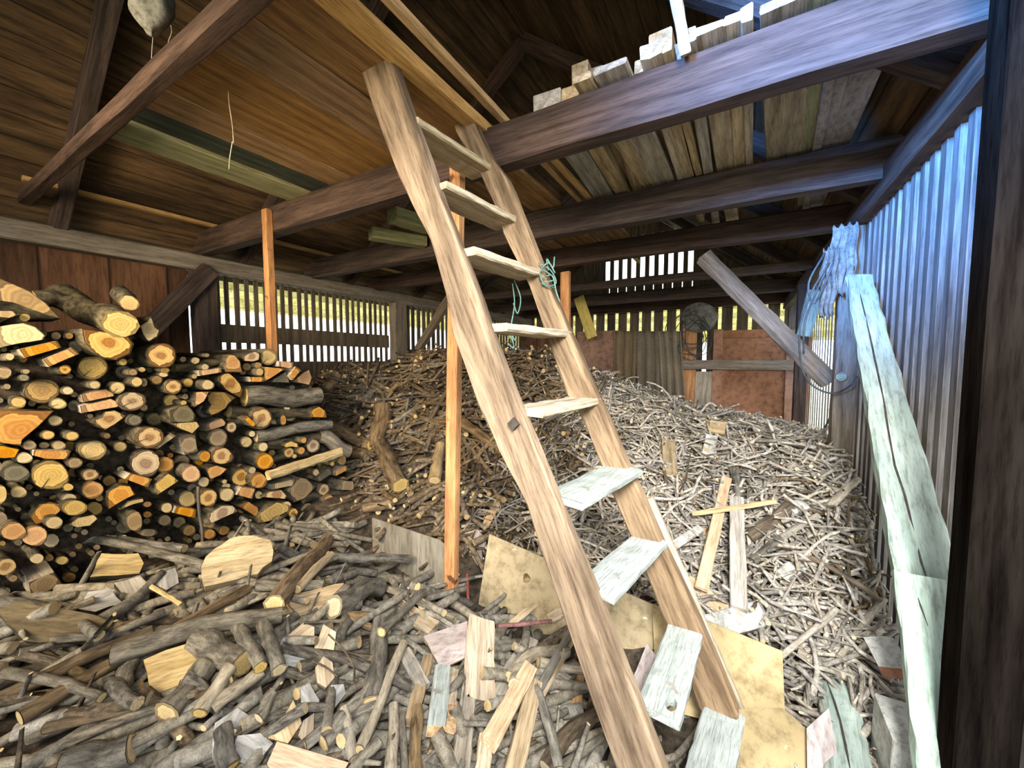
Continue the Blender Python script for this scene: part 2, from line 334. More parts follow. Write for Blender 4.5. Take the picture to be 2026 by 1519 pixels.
# ------------------------------------------------------------------ frame timbers
def tim(name, lo, hi, mat, label, cat='beam', group=None, **kw): return box(name, lo, hi, mat, label=label, cat=cat, group=group, jit=.003, bev=.008, n=14, **kw)
tim('wall_plate', (XL-.02, -1.3, Z0+.73), (XL+.10, YF, Z0+.855), M['beam_light'], 'brown timber plate along the wall top behind the log stack', 'beam')
tim('wall_plate', (XR-.06, .2, Z0+.775), (XR+.10, YF, Z0+.90), M['beam'], 'bluish timber plate along the top of the slatted wall by the pale brace', 'beam')
beams = [(.580, .64, .966, 1.026, -4.0, .9, 'tie beam nearest the camera, crossing below the dark roof over the hanging bag'),
         (1.50, 1.59, .857, 1.035, -4.0, .9, 'thick brown tie beam the ladder crosses, with the orange prop under it'),
         (2.47, 2.56, .84, 1.028, -4.0, .9, 'brown tie beam directly behind the one the ladder crosses, plank ends above it'),
         (3.28, 3.37, .84, 1.0, -4.0, .9, 'brown tie beam that the slanting round brace runs up to'),
         (4.55, 4.64, .84, .925, -4.0, .9, 'tie beam behind the slanting round brace, one bay past it'),
         (5.87, 5.96, .84, 1.0, -4.0, .9, 'tie beam just before the hanging sacks and brown panels'),
         (7.05, 7.15, .84, 1.028, -4.0, .9, 'last tie beam, close to the far slatted wall')]
for y0, y1, z0, z1, x0, x1, lb in beams:
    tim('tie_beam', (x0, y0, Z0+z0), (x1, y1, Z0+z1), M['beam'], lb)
for i, y in enumerate((-.35, .75, 1.85, 2.95, 4.05, 5.15, 6.25)):
    for side in (0, 1):
        xa, xb = (XL, RX) if side == 0 else (.70, RX)
        za, zb = Z0+.84, RZ-.08
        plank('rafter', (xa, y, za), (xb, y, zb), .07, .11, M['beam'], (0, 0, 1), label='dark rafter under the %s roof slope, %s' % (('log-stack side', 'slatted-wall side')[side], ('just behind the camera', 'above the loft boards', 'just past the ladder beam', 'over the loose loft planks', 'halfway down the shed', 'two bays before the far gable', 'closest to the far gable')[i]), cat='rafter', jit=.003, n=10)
# posts and braces
tim('post', (XL, 1.46, 0), (XL+.12, 1.62, Z0+.73), M['beam'], 'dark square post between boarded wall and slats behind the log stack', 'post')
plank('brace', (XL+.12, 1.10, Z0+.15), (XL+.12, 1.56, Z0+.74), .13, .08, M['beam'], (1, 0, 0), label='short dark brace slanting down from the post behind the log stack', cat='brace', jit=.003)
tim('post', (XL, 3.58, 0), (XL+.12, 3.78, Z0+.73), M['beam_light'], 'pale square post in the slatted wall above the heap crest', 'post')
plank('brace', onY(822, 700, 4.1), onY(893, 585, 4.1), .10, .08, M['beam_light'], (0, 1, 0), label='pale slanting brace rising from the heap crest to a tie beam, left of the orange prop'.replace(', left of', ' beside'), cat='brace', jit=.003)
gp = tim('post', (.49, 3.0, 0), (.595, 3.11, Z0+.775), M['beam_light'], 'grey weathered post in the slatted wall with cables hung on it', 'post')
d = onY(1663, 745, 2.998)
v, f, mi = tube_vf([d, d+np.array([0, -.02, 0])], [.028, .026], 16); link('washer', mesh('washer', v, f, [M['brace']]*2, mi), parent=gp, mw=Matrix.Identity(4))
plank('brace', onY(1640, 755, 3.40), onY(1392, 508, 3.40), .12, .10, M['beam_light'], (0, 1, 0), label='thick round-edged brace slanting from the grey cable post up to a tie beam', cat='brace', jit=.004, bev=.03, n=12)
plank('brace', onY(1590, 665, 4.7), onY(1612, 575, 4.7), .12, .06, M['brace'], (0, 1, 0), label='short pale brace at the wall behind the hanging cables', cat='brace')
box('post', (.49, 5.0, 0), (.598, 5.12, Z0+.775), M['beam'], label='dark post in the slatted wall beside the brown panels', cat='post', n=8)
box('prop_post', (-2.80, 1.455, Z0-.2), (-2.745, 1.50, Z0+1.0), M['prop'], label='short orange batten prop standing behind the log stack under the beam', cat='prop', n=10)
plank('prop_post', onY(892, 1205, 1.45), onY(905, 320, 1.45), .062, .045, M['prop'], (0, -1, 0), label='long orange upright prop between ladder and log stack, foot in the heap', cat='prop', n=16, jit=.0008)
plank('prop_post', onY(1119, 720, 3.38), onY(1119, 538, 3.38), .085, .05, M['prop'], (0, -1, 0), label='orange upright prop seen behind the far rail of the ladder', cat='prop')
plank('board', onY(1172, 668, 5.84), onY(1145, 588, 5.84), .165, .03, M['yellow'], (0, -1, 0), label='yellow painted board leaning under the tie beams above the brown panels', cat='board')
# near dark post, slat-side brace planks, low blocks along the slatted wall
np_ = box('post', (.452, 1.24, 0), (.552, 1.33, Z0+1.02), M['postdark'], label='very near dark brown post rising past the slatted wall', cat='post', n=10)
pa, pb = onX(1872, 1330, .50), onX(1697, 552, .50)
plank('slanting_plank', pa, pb, .152, .055, M['brace'], taper=.66, hint=(0, -.7, .7), label='broad pale green cracked plank slanting up inside the slatted wall', cat='plank', n=22, jit=.004, bev=.008)
pc, pd = onX(1893, 1640, .478), onX(1826, 1150, .478)
plank('slanting_plank', pc+np.array([0, -.02, .02]), pd+np.array([0, -.02, .02]), .140, .03, M['brace'], (0, -.7, .7), label='pale lower plank nailed over the foot of the slanting cracked plank', cat='plank', n=12, jit=.003)
# ------------------------------------------------------------------ far brown panels, sacks, cables
def pxrect(name, x0, y0, x1, y1, Y, th, mat, parent=None, **kw):
    a = onY((x0+x1)/2, y1, Y); b = onY((x0+x1)/2, y0, Y); w = abs(onY(x1, (y0+y1)/2, Y)[0]-onY(x0, (y0+y1)/2, Y)[0])
    if w > abs(b[2]-a[2]):
        a = onY(x0, (y0+y1)/2, Y); b = onY(x1, (y0+y1)/2, Y); a[2] = b[2] = (a[2]+b[2])/2
        return plank(name, a, b, abs(onY((x0+x1)/2, y1, Y)[2]-onY((x0+x1)/2, y0, Y)[2]), th, mat, (0, 1, 0), parent, **kw)
    b[0] = a[0]
    return plank(name, a, b, w, th, mat, (0, 1, 0), parent, **kw)
door = pxrect('old_door', 1404, 655, 1592, 905, 6.28, .03, M['brownpanel'], label='large brown panelled door leaning behind the twig heap, beside the slatted wall', cat='door')
for a in ((1404, 652, 1422, 905), (1546, 652, 1592, 905)): pxrect('stile', *a, 6.25, .03, M['brownpanel'], parent=door)
pxrect('top_rail', 1420, 652, 1548, 668, 6.25, .03, M['brownpanel'], parent=door)
pxrect('board', 1372, 735, 1406, 860, 6.26, .03, M['offcut_grey'], label='grey mottled board standing between the brown door and the sacks', cat='board')
pxrect('board', 1346, 640, 1373, 850, 6.27, .03, M['prop'], label='orange brown upright board next to the hanging sacks', cat='board')
pxrect('batten', 1350, 712, 1588, 731, 6.16, .05, M['beam_light'], label='grey horizontal batten nailed across the brown door', cat='batten')
pxrect('panel', 1140, 655, 1222, 800, 6.28, .03, M['brownpanel'], label='brown hardboard panel under the far slits, next to the sacks', cat='panel')
pxrect('panel', 1030, 650, 1095, 760, 6.30, .03, M['brownwall'], label='dark stained panel seen between the ladder rails above the heap', cat='panel')
for i, (x0, x1, yb, lb) in enumerate(((1213, 1262, 792, 'limp burlap sack beside the brown panel, first of three hanging sacks'), (1256, 1312, 815, 'middle burlap sack of the three hanging on the far panels'), (1302, 1348, 842, 'burlap sack hanging next to the coiled wire bundle'))):
    V = []; Fc = []; nx, nz = 14, 12
    for j in range(nz+1):
        for k in range(nx+1):
            x = x0+(x1-x0)*k/nx + 10*(j/nz)*i*.6; y = 655+(yb-655)*j/nz
            p = onY(x, y, 6.17-.02*i); p[1] += .035*math.sin(k*1.35+i*2+.12*j)+.012*math.sin(j*.9+k)
            V.append(p)
    for j in range(nz):
        for k in range(nx): a = j*(nx+1)+k; Fc.append((a, a+1, a+nx+2, a+nx+1))
    o = link('burlap_sack', mesh('burlap_sack', V, Fc, M['burlap'], smooth=True), label=lb, cat='sack'); s = o.modifiers.new('t', 'SOLIDIFY'); s.thickness = .015
def curve(name, pts, r, mat, parent=None, seg=6, **kw):
    # smooth (Catmull-Rom) tube through the points
    P = [np.asarray(p, float) for p in pts]; Q = []
    P2 = [2*P[0]-P[1]]+P+[2*P[-1]-P[-2]]
    for i in range(1, len(P2)-2):
        for s in range(5):
            t = s/5; a, b, c, d_ = P2[i-1:i+3]
            Q.append(.5*((2*b)+(-a+c)*t+(2*a-5*b+4*c-d_)*t*t+(-a+3*b-3*c+d_)*t**3))
    Q.append(P[-1])
    v, f, mi = tube_vf(Q, [r]*len(Q), seg)
    return link(name, mesh(name, v, f, [mat, mat], mi, smooth=True), parent=parent, **kw)
wr = empty('wire_coil', onY(1378, 640, 6.1), 'tangled coil of dark wire hanging over the panels beside the sacks', 'wire')
for i in range(7):
    cx, cy, rx, ry = 1370+rng.uniform(-14, 14), 655+rng.uniform(-14, 22), rng.uniform(16, 42), rng.uniform(22, 46)
    a0 = rng.uniform(0, 6)
    o = curve('wire_loop', [onY(cx+rx*math.cos(a0+t*.7)+rng.uniform(-4, 4), cy+ry*math.sin(a0+t*.7)+rng.uniform(-4, 4), 6.12+rng.uniform(-.03, .03)) for t in range(9)], .006, M['cable'], parent=wr)
    o.matrix_parent_inverse = wr.matrix_world.inverted()
def blob(name, c, rx, ry, rz, mat, noise=.25, **kw):
    V = []; Fc = []; n1, n2 = 14, 20
    ph = rng.uniform(0, 6, 6)
    for i in range(n1+1):
        th = math.pi*i/n1
        for k in range(n2):
            a = 2*math.pi*k/n2
            r = 1+noise*(math.sin(3*a+ph[0]+2*th)+.6*math.sin(5*a+ph[1]-3*th)+.5*math.sin(7*th+ph[2]))*.4
            V.append((c[0]+rx*r*math.sin(th)*math.cos(a), c[1]+ry*r*math.sin(th)*math.sin(a), c[2]+rz*math.cos(th)*(1+noise*.2*math.sin(a*2+ph[3]))))
    for i in range(n1):
        for k in range(n2): a = i*n2+k; b = i*n2+(k+1) % n2; Fc.append((a, b, b+n2, a+n2))
    return link(name, mesh(name, V, Fc, mat, smooth=True), **kw)
blob('dusty_bundle', onY(1382, 628, 6.2), .22, .06, .20, M['dust'], .4, label='dusty grey bundle stuffed over the wire coil on the far panels', cat='bundle')
# cables and rag on the grey post
cb = empty('cable_loop', onY(1640, 560, 3.1), 'thin grey cable looping down from the rag around the grey post', 'cable')
for pts in ([(1640, 520), (1605, 580), (1583, 650), (1585, 720), (1605, 760), (1645, 778), (1680, 765), (1697, 745)], [(1650, 520), (1612, 600), (1600, 560), (1632, 500)],
            [(1632, 540), (1610, 590), (1592, 640), (1590, 700)]):
    o = curve('cable_strand', [onY(x, y, 2.93+rng.uniform(-.02, .02)) for x, y in pts], .0055, M['cable'], parent=cb); o.matrix_parent_inverse = cb.matrix_world.inverted()
curve('cable', [onX(x, y, .585) for x, y in ((1585, 885), (1610, 872), (1638, 835), (1646, 800))], .007, M['cable'], label='black cable end curving up from the twig heap beside the grey post', cat='cable')
for (cx, cy, a, b_, c_, lb) in ((1668, 515, .055, .05, .20, 'crumpled grey plastic rag hung at the top of the grey post'), (1640, 560, .035, .04, .20, 'limp dusty rag dangling beside the top of the grey post')):
    V = []; Fc = []; nx, nz = 16, 16; p0 = onY(cx, cy, 2.94)
    for j in range(nz+1):
        w = 1.15-.5*abs(j/nz-.35)
        for k in range(nx+1):
            u = k/nx-.5
            V.append((p0[0]+2*a*u*w+.006*math.sin(j*.8), p0[1]+.010*math.sin(k*1.3+j*.10)+.004*math.sin(j*.9+k*.5)-.03*u, p0[2]+c_*(1-2*j/nz)+.015*math.sin(k*1.3)))
    for j in range(nz):
        for k in range(nx): q = j*(nx+1)+k; Fc.append((q, q+1, q+nx+2, q+nx+1))
    o = link('hanging_rag', mesh('hanging_rag', V, Fc, M['dust'], smooth=True), label=lb, cat='rag'); s = o.modifiers.new('t', 'SOLIDIFY'); s.thickness = .006
# ------------------------------------------------------------------ loft boards
ZL = Z0+1.035
loft = [(-2.56, -2.335, 'loft_grey', .618, 1.60, -.01, 'wide greenish grey loft board at the end of the loft deck'),
        (-2.335, -2.155, 'loft_dark', .618, 1.58, .012, 'dark green loft board beside the wide greenish one'),
        (-2.15, -1.945, 'loft', .618, 1.60, 0, 'dull brown loft board next to the dark green one'),
        (-1.94, -1.75, 'loft', .618, 1.60, 0, 'dull brown loft board second from the dark green one'),
        (-1.745, -1.545, 'loft', .618, 1.60, 0, 'brighter orange loft board in the middle of the loft deck'),
        (-1.54, -1.31, 'loft', .618, 1.60, 0, 'brown loft board beside the brighter orange one'),
        (-1.305, -1.08, 'loft', .618, 2.62, 0, 'brown loft board behind the top of the ladder')]
for x0, x1, mt, y0, y1, dz, lb in loft:
    plank('loft_board', ((x0+x1)/2, y0, ZL+dz+.012), ((x0+x1)/2+rng.uniform(-.01, .01), y1, ZL+dz+.012), (x1-x0)*.985, .024, M[mt], (0, 0, 1), label=lb, cat='board', group='boards of the loft deck', jit=.0015, n=10, bev=.004)
plank('loft_board', (-1.045, .42, ZL+.005), (-1.045, 1.62, ZL+.005), .075, .045, M['batten'], (0, 0, 1), label='pale narrow board forming the edge of the loft deck behind the ladder', cat='board', n=10)
for X, dx, lb in ((-3.80, .03, 'outer of two pale battens lying over the tie beams beside the log wall'), (-3.70, 0, 'inner of two pale battens lying over the tie beams beside the log wall')):
    plank('roof_batten', (X, .58, ZL+.035+dx), (X+.02, 3.6, ZL+.035+dx), .045, .03, M['batten'], (0, 0, 1), label=lb, cat='batten', n=8)
plank('roof_batten', (-.952, .30, Z0+1.10), (-1.03, 4.6, Z0+1.10), .034, .03, M['batten'], (0, 0, 1), label='long thin pale batten running back over the beams past the ladder top', cat='batten', n=16)
plank('roof_batten', (-.90, 1.9, Z0+1.07), (-.86, 3.6, Z0+1.02), .04, .02, M['batten'], (0, 0, 1), label='short pale batten over the beams beside the long thin one', cat='batten', n=6)
for i, (x0, x1, y0, y1, lb) in enumerate(((-1.62, -1.36, 1.62, 2.64, 'stained brown board over the beams just past the ladder top'), (-1.68, -1.40, 2.70, 3.50, 'brown board on the beams two bays back'), (-1.36, -1.08, 2.70, 3.50, 'lighter brown board on the beams two bays back'), (-1.05, -.80, 2.72, 3.5, 'lowest seen brown loft board next to the long thin batten'))):
    plank('loft_board', ((x0+x1)/2, y0, ZL+(-.03 if y0 > 2.65 else .012)), ((x0+x1)/2, y1, ZL+(-.03 if y0 > 2.65 else .012)), (x1-x0)*.97, .022, M['loft'], (0, 0, 1), label=lb, cat='board', group='boards of the loft deck')
plank('wood_block', onY(870, 205, 1.53), onY(918, 225, 1.40), .10, .05, M['offcut_orange'], (0, 0, 1), label='short orange block on the tie beam behind the ladder top', cat='block')
plank('wood_block', onZ(775, 425, .98)-np.array([0, 0, 0]), onZ(850, 448, .98), .12, .09, M['loft_grey'], (0, 0, 1), label='thick greenish timber end on the second tie beam beside the ladder', cat='block')
plank('wood_block', onZ(733, 462, .96), onZ(840, 480, .96), .11, .08, M['loft_grey'], (0, 0, 1), label='longer greenish timber end below the thick one beside the ladder', cat='block')
# loose planks lying on the beams: (x at the ladder beam, y, x at next beam, y, width px, material, label)
lp = [(1229, 283, 1289, 377, 26, 'offcut', 'slim pale plank beside the fat beam end'), (1268, 268, 1318, 372, 44, 'offcut_grey', 'fat grey beam end lying aslant'),
      (1318, 248, 1351, 360, 16, 'offcut', 'narrow reddish plank edge'), (1337, 246, 1367, 358, 17, 'offcut', 'narrow pale plank edge beside the reddish one'), (1356, 240, 1386, 355, 13, 'offcut', 'thin grooved plank'),
      (1385, 232, 1403, 352, 18, 'offcut_grey', 'narrow plank with a broken edge'), (1421, 222, 1437, 348, 33, 'offcut', 'broad cream plank'), (1458, 210, 1464, 338, 22, 'offcut', 'medium tan plank'),
      (1480, 204, 1482, 334, 14, 'offcut', 'thin tan strip at the dark gap'), (1555, 190, 1549, 325, 64, 'offcut', 'widest tan plank'), (1611, 170, 1599, 312, 32, 'loft_grey', 'greenish plank beside the widest one'),
      (1640, 162, 1615, 300, 16, 'purple', 'thin shaded strip'), (1662, 156, 1630, 300, 22, 'purple', 'purplish plank edge'), (1705, 165, 1655, 296, 42, 'purple', 'outermost pink purple plank')]
for i, (xa, ya, xb, yb, w, mt, lb) in enumerate(lp):
    zz = 1.045
    a = onZ(xa, ya, zz); b = onZ(xb, yb, zz); dd = nrm(b-a); a2 = a-dd*(a[1]-1.40)/dd[1]*.9; b2 = b+dd*(.25+.9*rng.random()*(i > 2))
    ww = w*depth((a+b)/2)/F
    plank('loose_plank', a2+np.array([0, 0, .014]), b2+np.array([0, 0, .014]), ww, .026 if w > 20 else .05, M[mt], (0, 0, 1), label=lb+' lying across the beams under the roof', cat='plank', group='loose planks lying on the tie beams', n=8, jit=.002)
ends = [(1082, 200, 60, 40, 'wedge of stacked planks'), (1147, 152, 34, 62, 'squared pale block end'), (1180, 158, 26, 54, 'narrow grey block end'), (1203, 150, 34, 46, 'rounded grey block end'), (1306, 92, 46, 62, 'orange plank end with a notch'),
        (1396, 76, 44, 44, 'broken tan plank end'), (1440, 68, 28, 46, 'small rounded plank end'), (1478, 48, 18, 42, 'thin upright plank end'), (1563, 12, 64, 40, 'wide tan board end at the upper rim'), (1128, 190, 38, 40, 'pale plank end by the block ends'), (1345, 105, 30, 44, 'grey plank end behind the upright batten'), (1275, 128, 40, 28, 'flat tan plank end')]
for i, (x, y, w, h, lb) in enumerate(ends):
    a = onY(x, y, 1.56+.05*(i % 3)); k = depth(a)/F; b = a+np.array([(-.10 if x < 1250 else .05)+rng.uniform(-.06, .06), 1.3+.3*rng.random(), -.01])
    plank('loose_plank', a, b, w*k*.95, h*k*.9, M[['offcut_grey', 'offcut', 'offcut_orange'][2 if 'orange' in lb else i % 2]], (0, 0, 1), label=lb+' resting on top of the tie beam', cat='plank', group='plank ends on top of the ladder beam', n=6, jit=.002)
plank('upright_batten', onY(1357, 108, 1.46), onY(1333, -30, 1.40), .035, .022, M['offcut'], (0, -1, 0), label='thin pale batten hanging upright in front of the plank ends', cat='batten')
# hanging bag and cobwebs
bag = blob('hanging_bag', onY(296, 0, .56), .075, .055, .10, M['dust'], .3, label='dusty grey bag hanging from the roof above the first tie beam', cat='bag')
for k, (pts, y, lb) in enumerate((([(303, 70), (300, 120), (303, 175)], .7, 'dusty cobweb string hanging below the grey bag'), ([(453, 85), (454, 140), (452, 190), (460, 250), (462, 283)], .8, 'long dusty cobweb string hanging from the loft boards'),
        ([(460, 280), (455, 310), (453, 335)], .8, 'short cobweb thread under the long dusty string'), ([(330, 30), (340, 60), (333, 85), (350, 80)], .7, 'cobweb strand beside the grey bag'))):
    curve('cobweb', [onY(x, yy, y) for x, yy in pts], .0016, M['web'], label=lb, cat='cobweb', seg=5)
# ------------------------------------------------------------------ ladder
Ld = empty('ladder', (-.1, 1.25, 0), 'worn wooden ladder with flat treads leaning up to the loft deck', 'ladder')
def rail(name, L, Rr, Y, th, mat, parent, side=1):
    V = []; Fc = []; n = len(L)
    # sections: front-left, front-right, back-right, back-left with chamfers
    for (a, b) in zip(L, Rr):
        p = onY(*a, Y); q = onY(*b, Y); c = nrm(q-p); e = .007
        for s in (p+c*e, q-c*e): V.append(s+rng.uniform(-.002, .002, 3))
        V.append(q+np.array([0, e, 0])+rng.uniform(-.002, .002, 3)); V.append(q+np.array([0, th-e, 0]))
        V.append(q-c*e+np.array([0, th, 0])); V.append(p+c*e+np.array([0, th, 0])); V.append(p+np.array([0, th-e, 0])); V.append(p+np.array([0, e, 0])+rng.uniform(-.002, .002, 3))
    for i in range(n-1):
        for k in range(8): a = i*8+k; b = i*8+(k+1) % 8; Fc.append((b, a, a+8, b+8))
    Fc.append(tuple(range(8))); Fc.append(tuple((n-1)*8+k for k in range(7, -1, -1)))
    V = np.array(V); mid = onY(*L[n//2], Y)
    fr = frame(onY(*L[0], Y), onY(*L[-1], Y), (0, -1, 0)); inv = np.array(fr.inverted())
    Vl = (inv @ np.c_[V, np.ones(len(V))].T).T[:, :3]
    return link(name, mesh(name, Vl, Fc, mat), fr, parent)
def dens(pts, n):
    pts = np.array(pts, float); t = np.linspace(0, len(pts)-1, n); out = []
    for q in t: i = min(int(q), len(pts)-2); u = q-i; out.append(tuple(pts[i]*(1-u)+pts[i+1]*u))
    return out
LL = [(705, 22), (690, 42), (697, 90), (738, 215), (775, 320), (812, 400), (850, 475), (880, 580), (895, 660), (945, 800), (985, 890), (1040, 1000), (1093, 1160), (1150, 1330), (1217, 1519), (1290, 1720)]
LR = [(722, 22), (740, 42), (765, 90), (812, 230), (842, 310), (868, 390), (903, 480), (945, 590), (968, 660), (1022, 800), (1060, 890), (1104, 1000), (1170, 1160), (1236, 1330), (1310, 1519), (1380, 1700)]
l1 = rail('side_rail', dens(LL, 46), dens(LR, 46), 1.0, .048, M['ladder'], Ld)
RL = [(892, 206), (888, 221), (902, 262), (925, 300), (957, 359), (980, 410), (998, 470), (1047, 565), (1085, 679), (1125, 790), (1150, 824), (1189, 924), (1217, 994), (1248, 1063), (1279, 1139), (1317, 1236), (1352, 1310), (1380, 1400), (1392, 1420), (1420, 1440)]
RR = [(906, 204), (918, 212), (936, 240), (966, 305), (1003, 355), (1026, 415), (1050, 475), (1095, 590), (1135, 679), (1180, 785), (1196, 815), (1238, 917), (1275, 994), (1303, 1063), (1340, 1139), (1385, 1236), (1418, 1310), (1452, 1395), (1462, 1420), (1462, 1440)]
l2 = rail('side_rail', dens(RL, 50), dens(RR, 50), 1.42, .06, M['ladder'], Ld)
tr = [(.815, -.955, .135), (.575, -.83, .135), (.345, -.715, .13), (.10, -.598, .14), (-.160, -.475, .13), (-.412, -.345, .135), (-.66, -.255, .12), (-.945, -.075, .112), (-1.20, .025, .12)]
for i, (z, xf, w) in enumerate(tr):
    m_ = M['ladder_pale'] if i < 5 else M['tread_white']; sh = .035 if i in (5, 6, 7, 8) else .0
    a = np.array([xf-w/2-.02, 1.035, Z0+z]); b = np.array([xf-w/2+.02 + (.03 if 5 <= i < 7 else 0), 1.455, Z0+z+(0.0)])
    if i == 7: a[0] = -.16; b[0] = -.135
    if i == 8: a[0] = -.06; b[0] = -.01
    t_ = plank('tread', a, b, w, .026, m_, (0, 0, 1), Ld, n=12, jit=.002, bev=.005, label='whitewashed tread' if i > 4 else None)
    if i == 7:
        cpt = onZ(1328, 1392, z+.013); V = []; Fc = []
        # oval hand hole cut through the tread (boolean keeps it a real opening)
        vv, ff, mm = tube_vf([cpt+np.array([0, 0, -.05]), cpt+np.array([0, 0, .05])], [.017, .017], 20)
        vv = [(cpt[0]+(q[0]-cpt[0])*.85, cpt[1]+(q[1]-cpt[1])*1.5, q[2]) for q in vv]
        cut = bpy.data.objects.new('cutter', mesh('cutter', vv, ff, [M['ladder_pale']]*2, mm)); C.objects.link(cut)
        bo = t_.modifiers.new('b', 'BOOLEAN'); bo.object = cut; bo.operation = 'DIFFERENCE'; bo.solver = 'EXACT'
        bpy.context.view_layer.update(); dg = bpy.context.evaluated_depsgraph_get()
        me = bpy.data.meshes.new_from_object(t_.evaluated_get(dg)); t_.modifiers.clear(); t_.data = me
        bpy.data.objects.remove(cut)
a = onY(1018, 838, .998); v, f, mi = tube_vf([a, a+np.array([0, -.012, 0])], [.020, .019], 4); link('square_nut', mesh('square_nut', v, f, [M['iron']]*2, mi), Matrix.Identity(4), Ld, label='dark iron square nut')
plank('long_batten', onY(1530, 1560, 1.50), onY(1285, 985, 1.56), .032, .028, M['ladder_pale'], (0, -1, 0), label='thin pale batten leaning just behind the far ladder rail', cat='batten', n=14, jit=.002)
# green twine tied to the far rail and dangling
tw = empty('twine', onY(1083, 545, 1.40), 'blue green twine knotted round the far ladder rail with loose ends', 'twine')
for pts in ([(1066, 520), (1090, 535), (1100, 560), (1080, 565), (1068, 540), (1085, 520), (1098, 540)], [(1070, 552), (1092, 545), (1100, 575), (1108, 598)], [(1085, 535), (1082, 512), (1094, 530), (1097, 508)], [(1070, 530), (1098, 552), (1072, 560), (1100, 570)],
            [(1014, 560), (1018, 600), (1012, 640), (1008, 670)], [(1018, 555), (1030, 590), (1024, 620), (1016, 600)], [(1006, 680), (1018, 690), (1012, 665), (1022, 676)]):
    o = curve('twine_strand', [onY(x, y, 1.40+rng.uniform(-.012, .008)) for x, y in pts], .0028, M['twine'], parent=tw); o.matrix_parent_inverse = tw.matrix_world.inverted()
# ------------------------------------------------------------------ heap surface
ctl = np.array([(-3.6, 4.2, .02), (-2.9, 3.4, .02), (-2.6, 3.0, .0), (-2.1, 3.6, .04), (-1.7, 3.3, .0), (-1.25, 3.3, -.16), (-.96, 3.2, -.25), (-.6, 3.2, -.38), (-.26, 3.2, -.47), (.12, 3.1, -.53), (.5, 2.75, -.62),
  (-3.6, 5.2, -.1), (-2.5, 5, -.25), (-1.2, 5, -.6), (.2, 5, -.95), (-3.5, 6.8, -.6), (-1, 6.8, -1.1), (.4, 6.8, -1.3), (-2, 6.8, -.9),
  (-3.2, 2.5, -.15), (-2.6, 2.3, -.35), (-2.0, 2.5, -.38), (-1.5, 2.6, -.45), (-1.0, 2.6, -.55), (-.5, 2.5, -.72), (0, 2.5, -.80), (.4, 2.4, -.80),
  (-1.9, 2.0, -.78), (-1.4, 1.95, -.84), (-.9, 1.95, -.95), (-.4, 1.9, -1.05), (0, 2.0, -1.08), (.45, 2.0, -1.08), (.2, 1.6, -1.25), (.5, 1.6, -1.3),
  (-3.5, 1, -.97), (-2.8, 1.5, -.97), (-2.4, 1.75, -.92), (-2.3, 1.0, -.96), (-2.3, .3, -.95), (-3.2, 0, -.95), (-2.8, 2.0, -.75), (-2.1, 1.45, -1.0), (-1.85, 1.40, -1.16), (-1.5, 1.42, -1.22), (-1.15, 1.5, -1.23), (-.8, 1.5, -1.26), (-1.8, 1.85, -.90), (-1.1, 1.80, -1.0), (-.7, 1.8, -1.06), (-.3, 1.72, -1.14),
  (-1.8, 1.0, -1.02), (-1.7, .4, -1.05), (-1.3, .8, -1.06), (-1.2, 1.3, -1.10), (-.7, 1.2, -1.18), (-.8, .8, -1.15), (-.5, 1.45, -1.30), (-.3, 1.0, -1.28), (-.1, 1.4, -1.36), (.2, 1.2, -1.42), (.4, 1.0, -1.5), (0, .6, -1.5),
  (-.9, .3, -1.25), (-1.3, 0, -1.15), (-2, -.5, -1.1), (0, 0, -1.56), (-.5, .3, -1.42), (0, -1, -1.58)])
gx = np.linspace(-3.83, .50, 92); gy = np.linspace(-1.2, 7.3, 171)
GX, GY = np.meshgrid(gx, gy, indexing='ij')
dd = (GX[..., None]-ctl[:, 0])**2+(GY[..., None]-ctl[:, 1])**2+.012
wt = dd**-2.0; H = (wt*ctl[:, 2]).sum(-1)/wt.sum(-1)+Z0
for _ in range(3): 
    Hp = np.pad(H, 1, mode='edge'); H = (Hp[1:-1, 1:-1]*2+Hp[:-2, 1:-1]+Hp[2:, 1:-1]+Hp[1:-1, :-2]+Hp[1:-1, 2:])/6
H += rng.normal(0, .008, H.shape)
H = np.maximum(H, .01)
def h(x, y):
    i = (np.clip(x, gx[0], gx[-1]-1e-6)-gx[0])/(gx[1]-gx[0]); j = (np.clip(y, gy[0], gy[-1]-1e-6)-gy[0])/(gy[1]-gy[0])
    i0 = np.floor(i).astype(int); j0 = np.floor(j).astype(int); a = i-i0; b = j-j0
    return H[i0, j0]*(1-a)*(1-b)+H[i0+1, j0]*a*(1-b)+H[i0, j0+1]*(1-a)*b+H[i0+1, j0+1]*a*b
def normal(x, y): e = .06; return nrm([-(h(x+e, y)-h(x-e, y))/(2*e), -(h(x, y+e)-h(x, y-e))/(2*e), 1])
def hit(px, py, off=0.0):
    d_ = ray(px, py); t = np.arange(.25, 8.5, .01); P = O3+d_*t[:, None]
    below = P[:, 2] < h(P[:, 0], P[:, 1])+off
    below &= (P[:, 0] > -3.9) & (P[:, 0] < .58)
    k = int(np.argmax(below)) if below.any() else 400
    return P[k]
V = np.c_[GX.ravel(), GY.ravel(), (H-.02).ravel()]; ny = len(gy)
Fc = [(i*ny+j, (i+1)*ny+j, (i+1)*ny+j+1, i*ny+j+1) for i in range(len(gx)-1) for j in range(ny-1)]
link('bark_litter', mesh('bark_litter', V, Fc, M['litter'], smooth=True), kind='stuff', label='dark bark litter and debris filling the heap of branches and twigs', cat='litter')
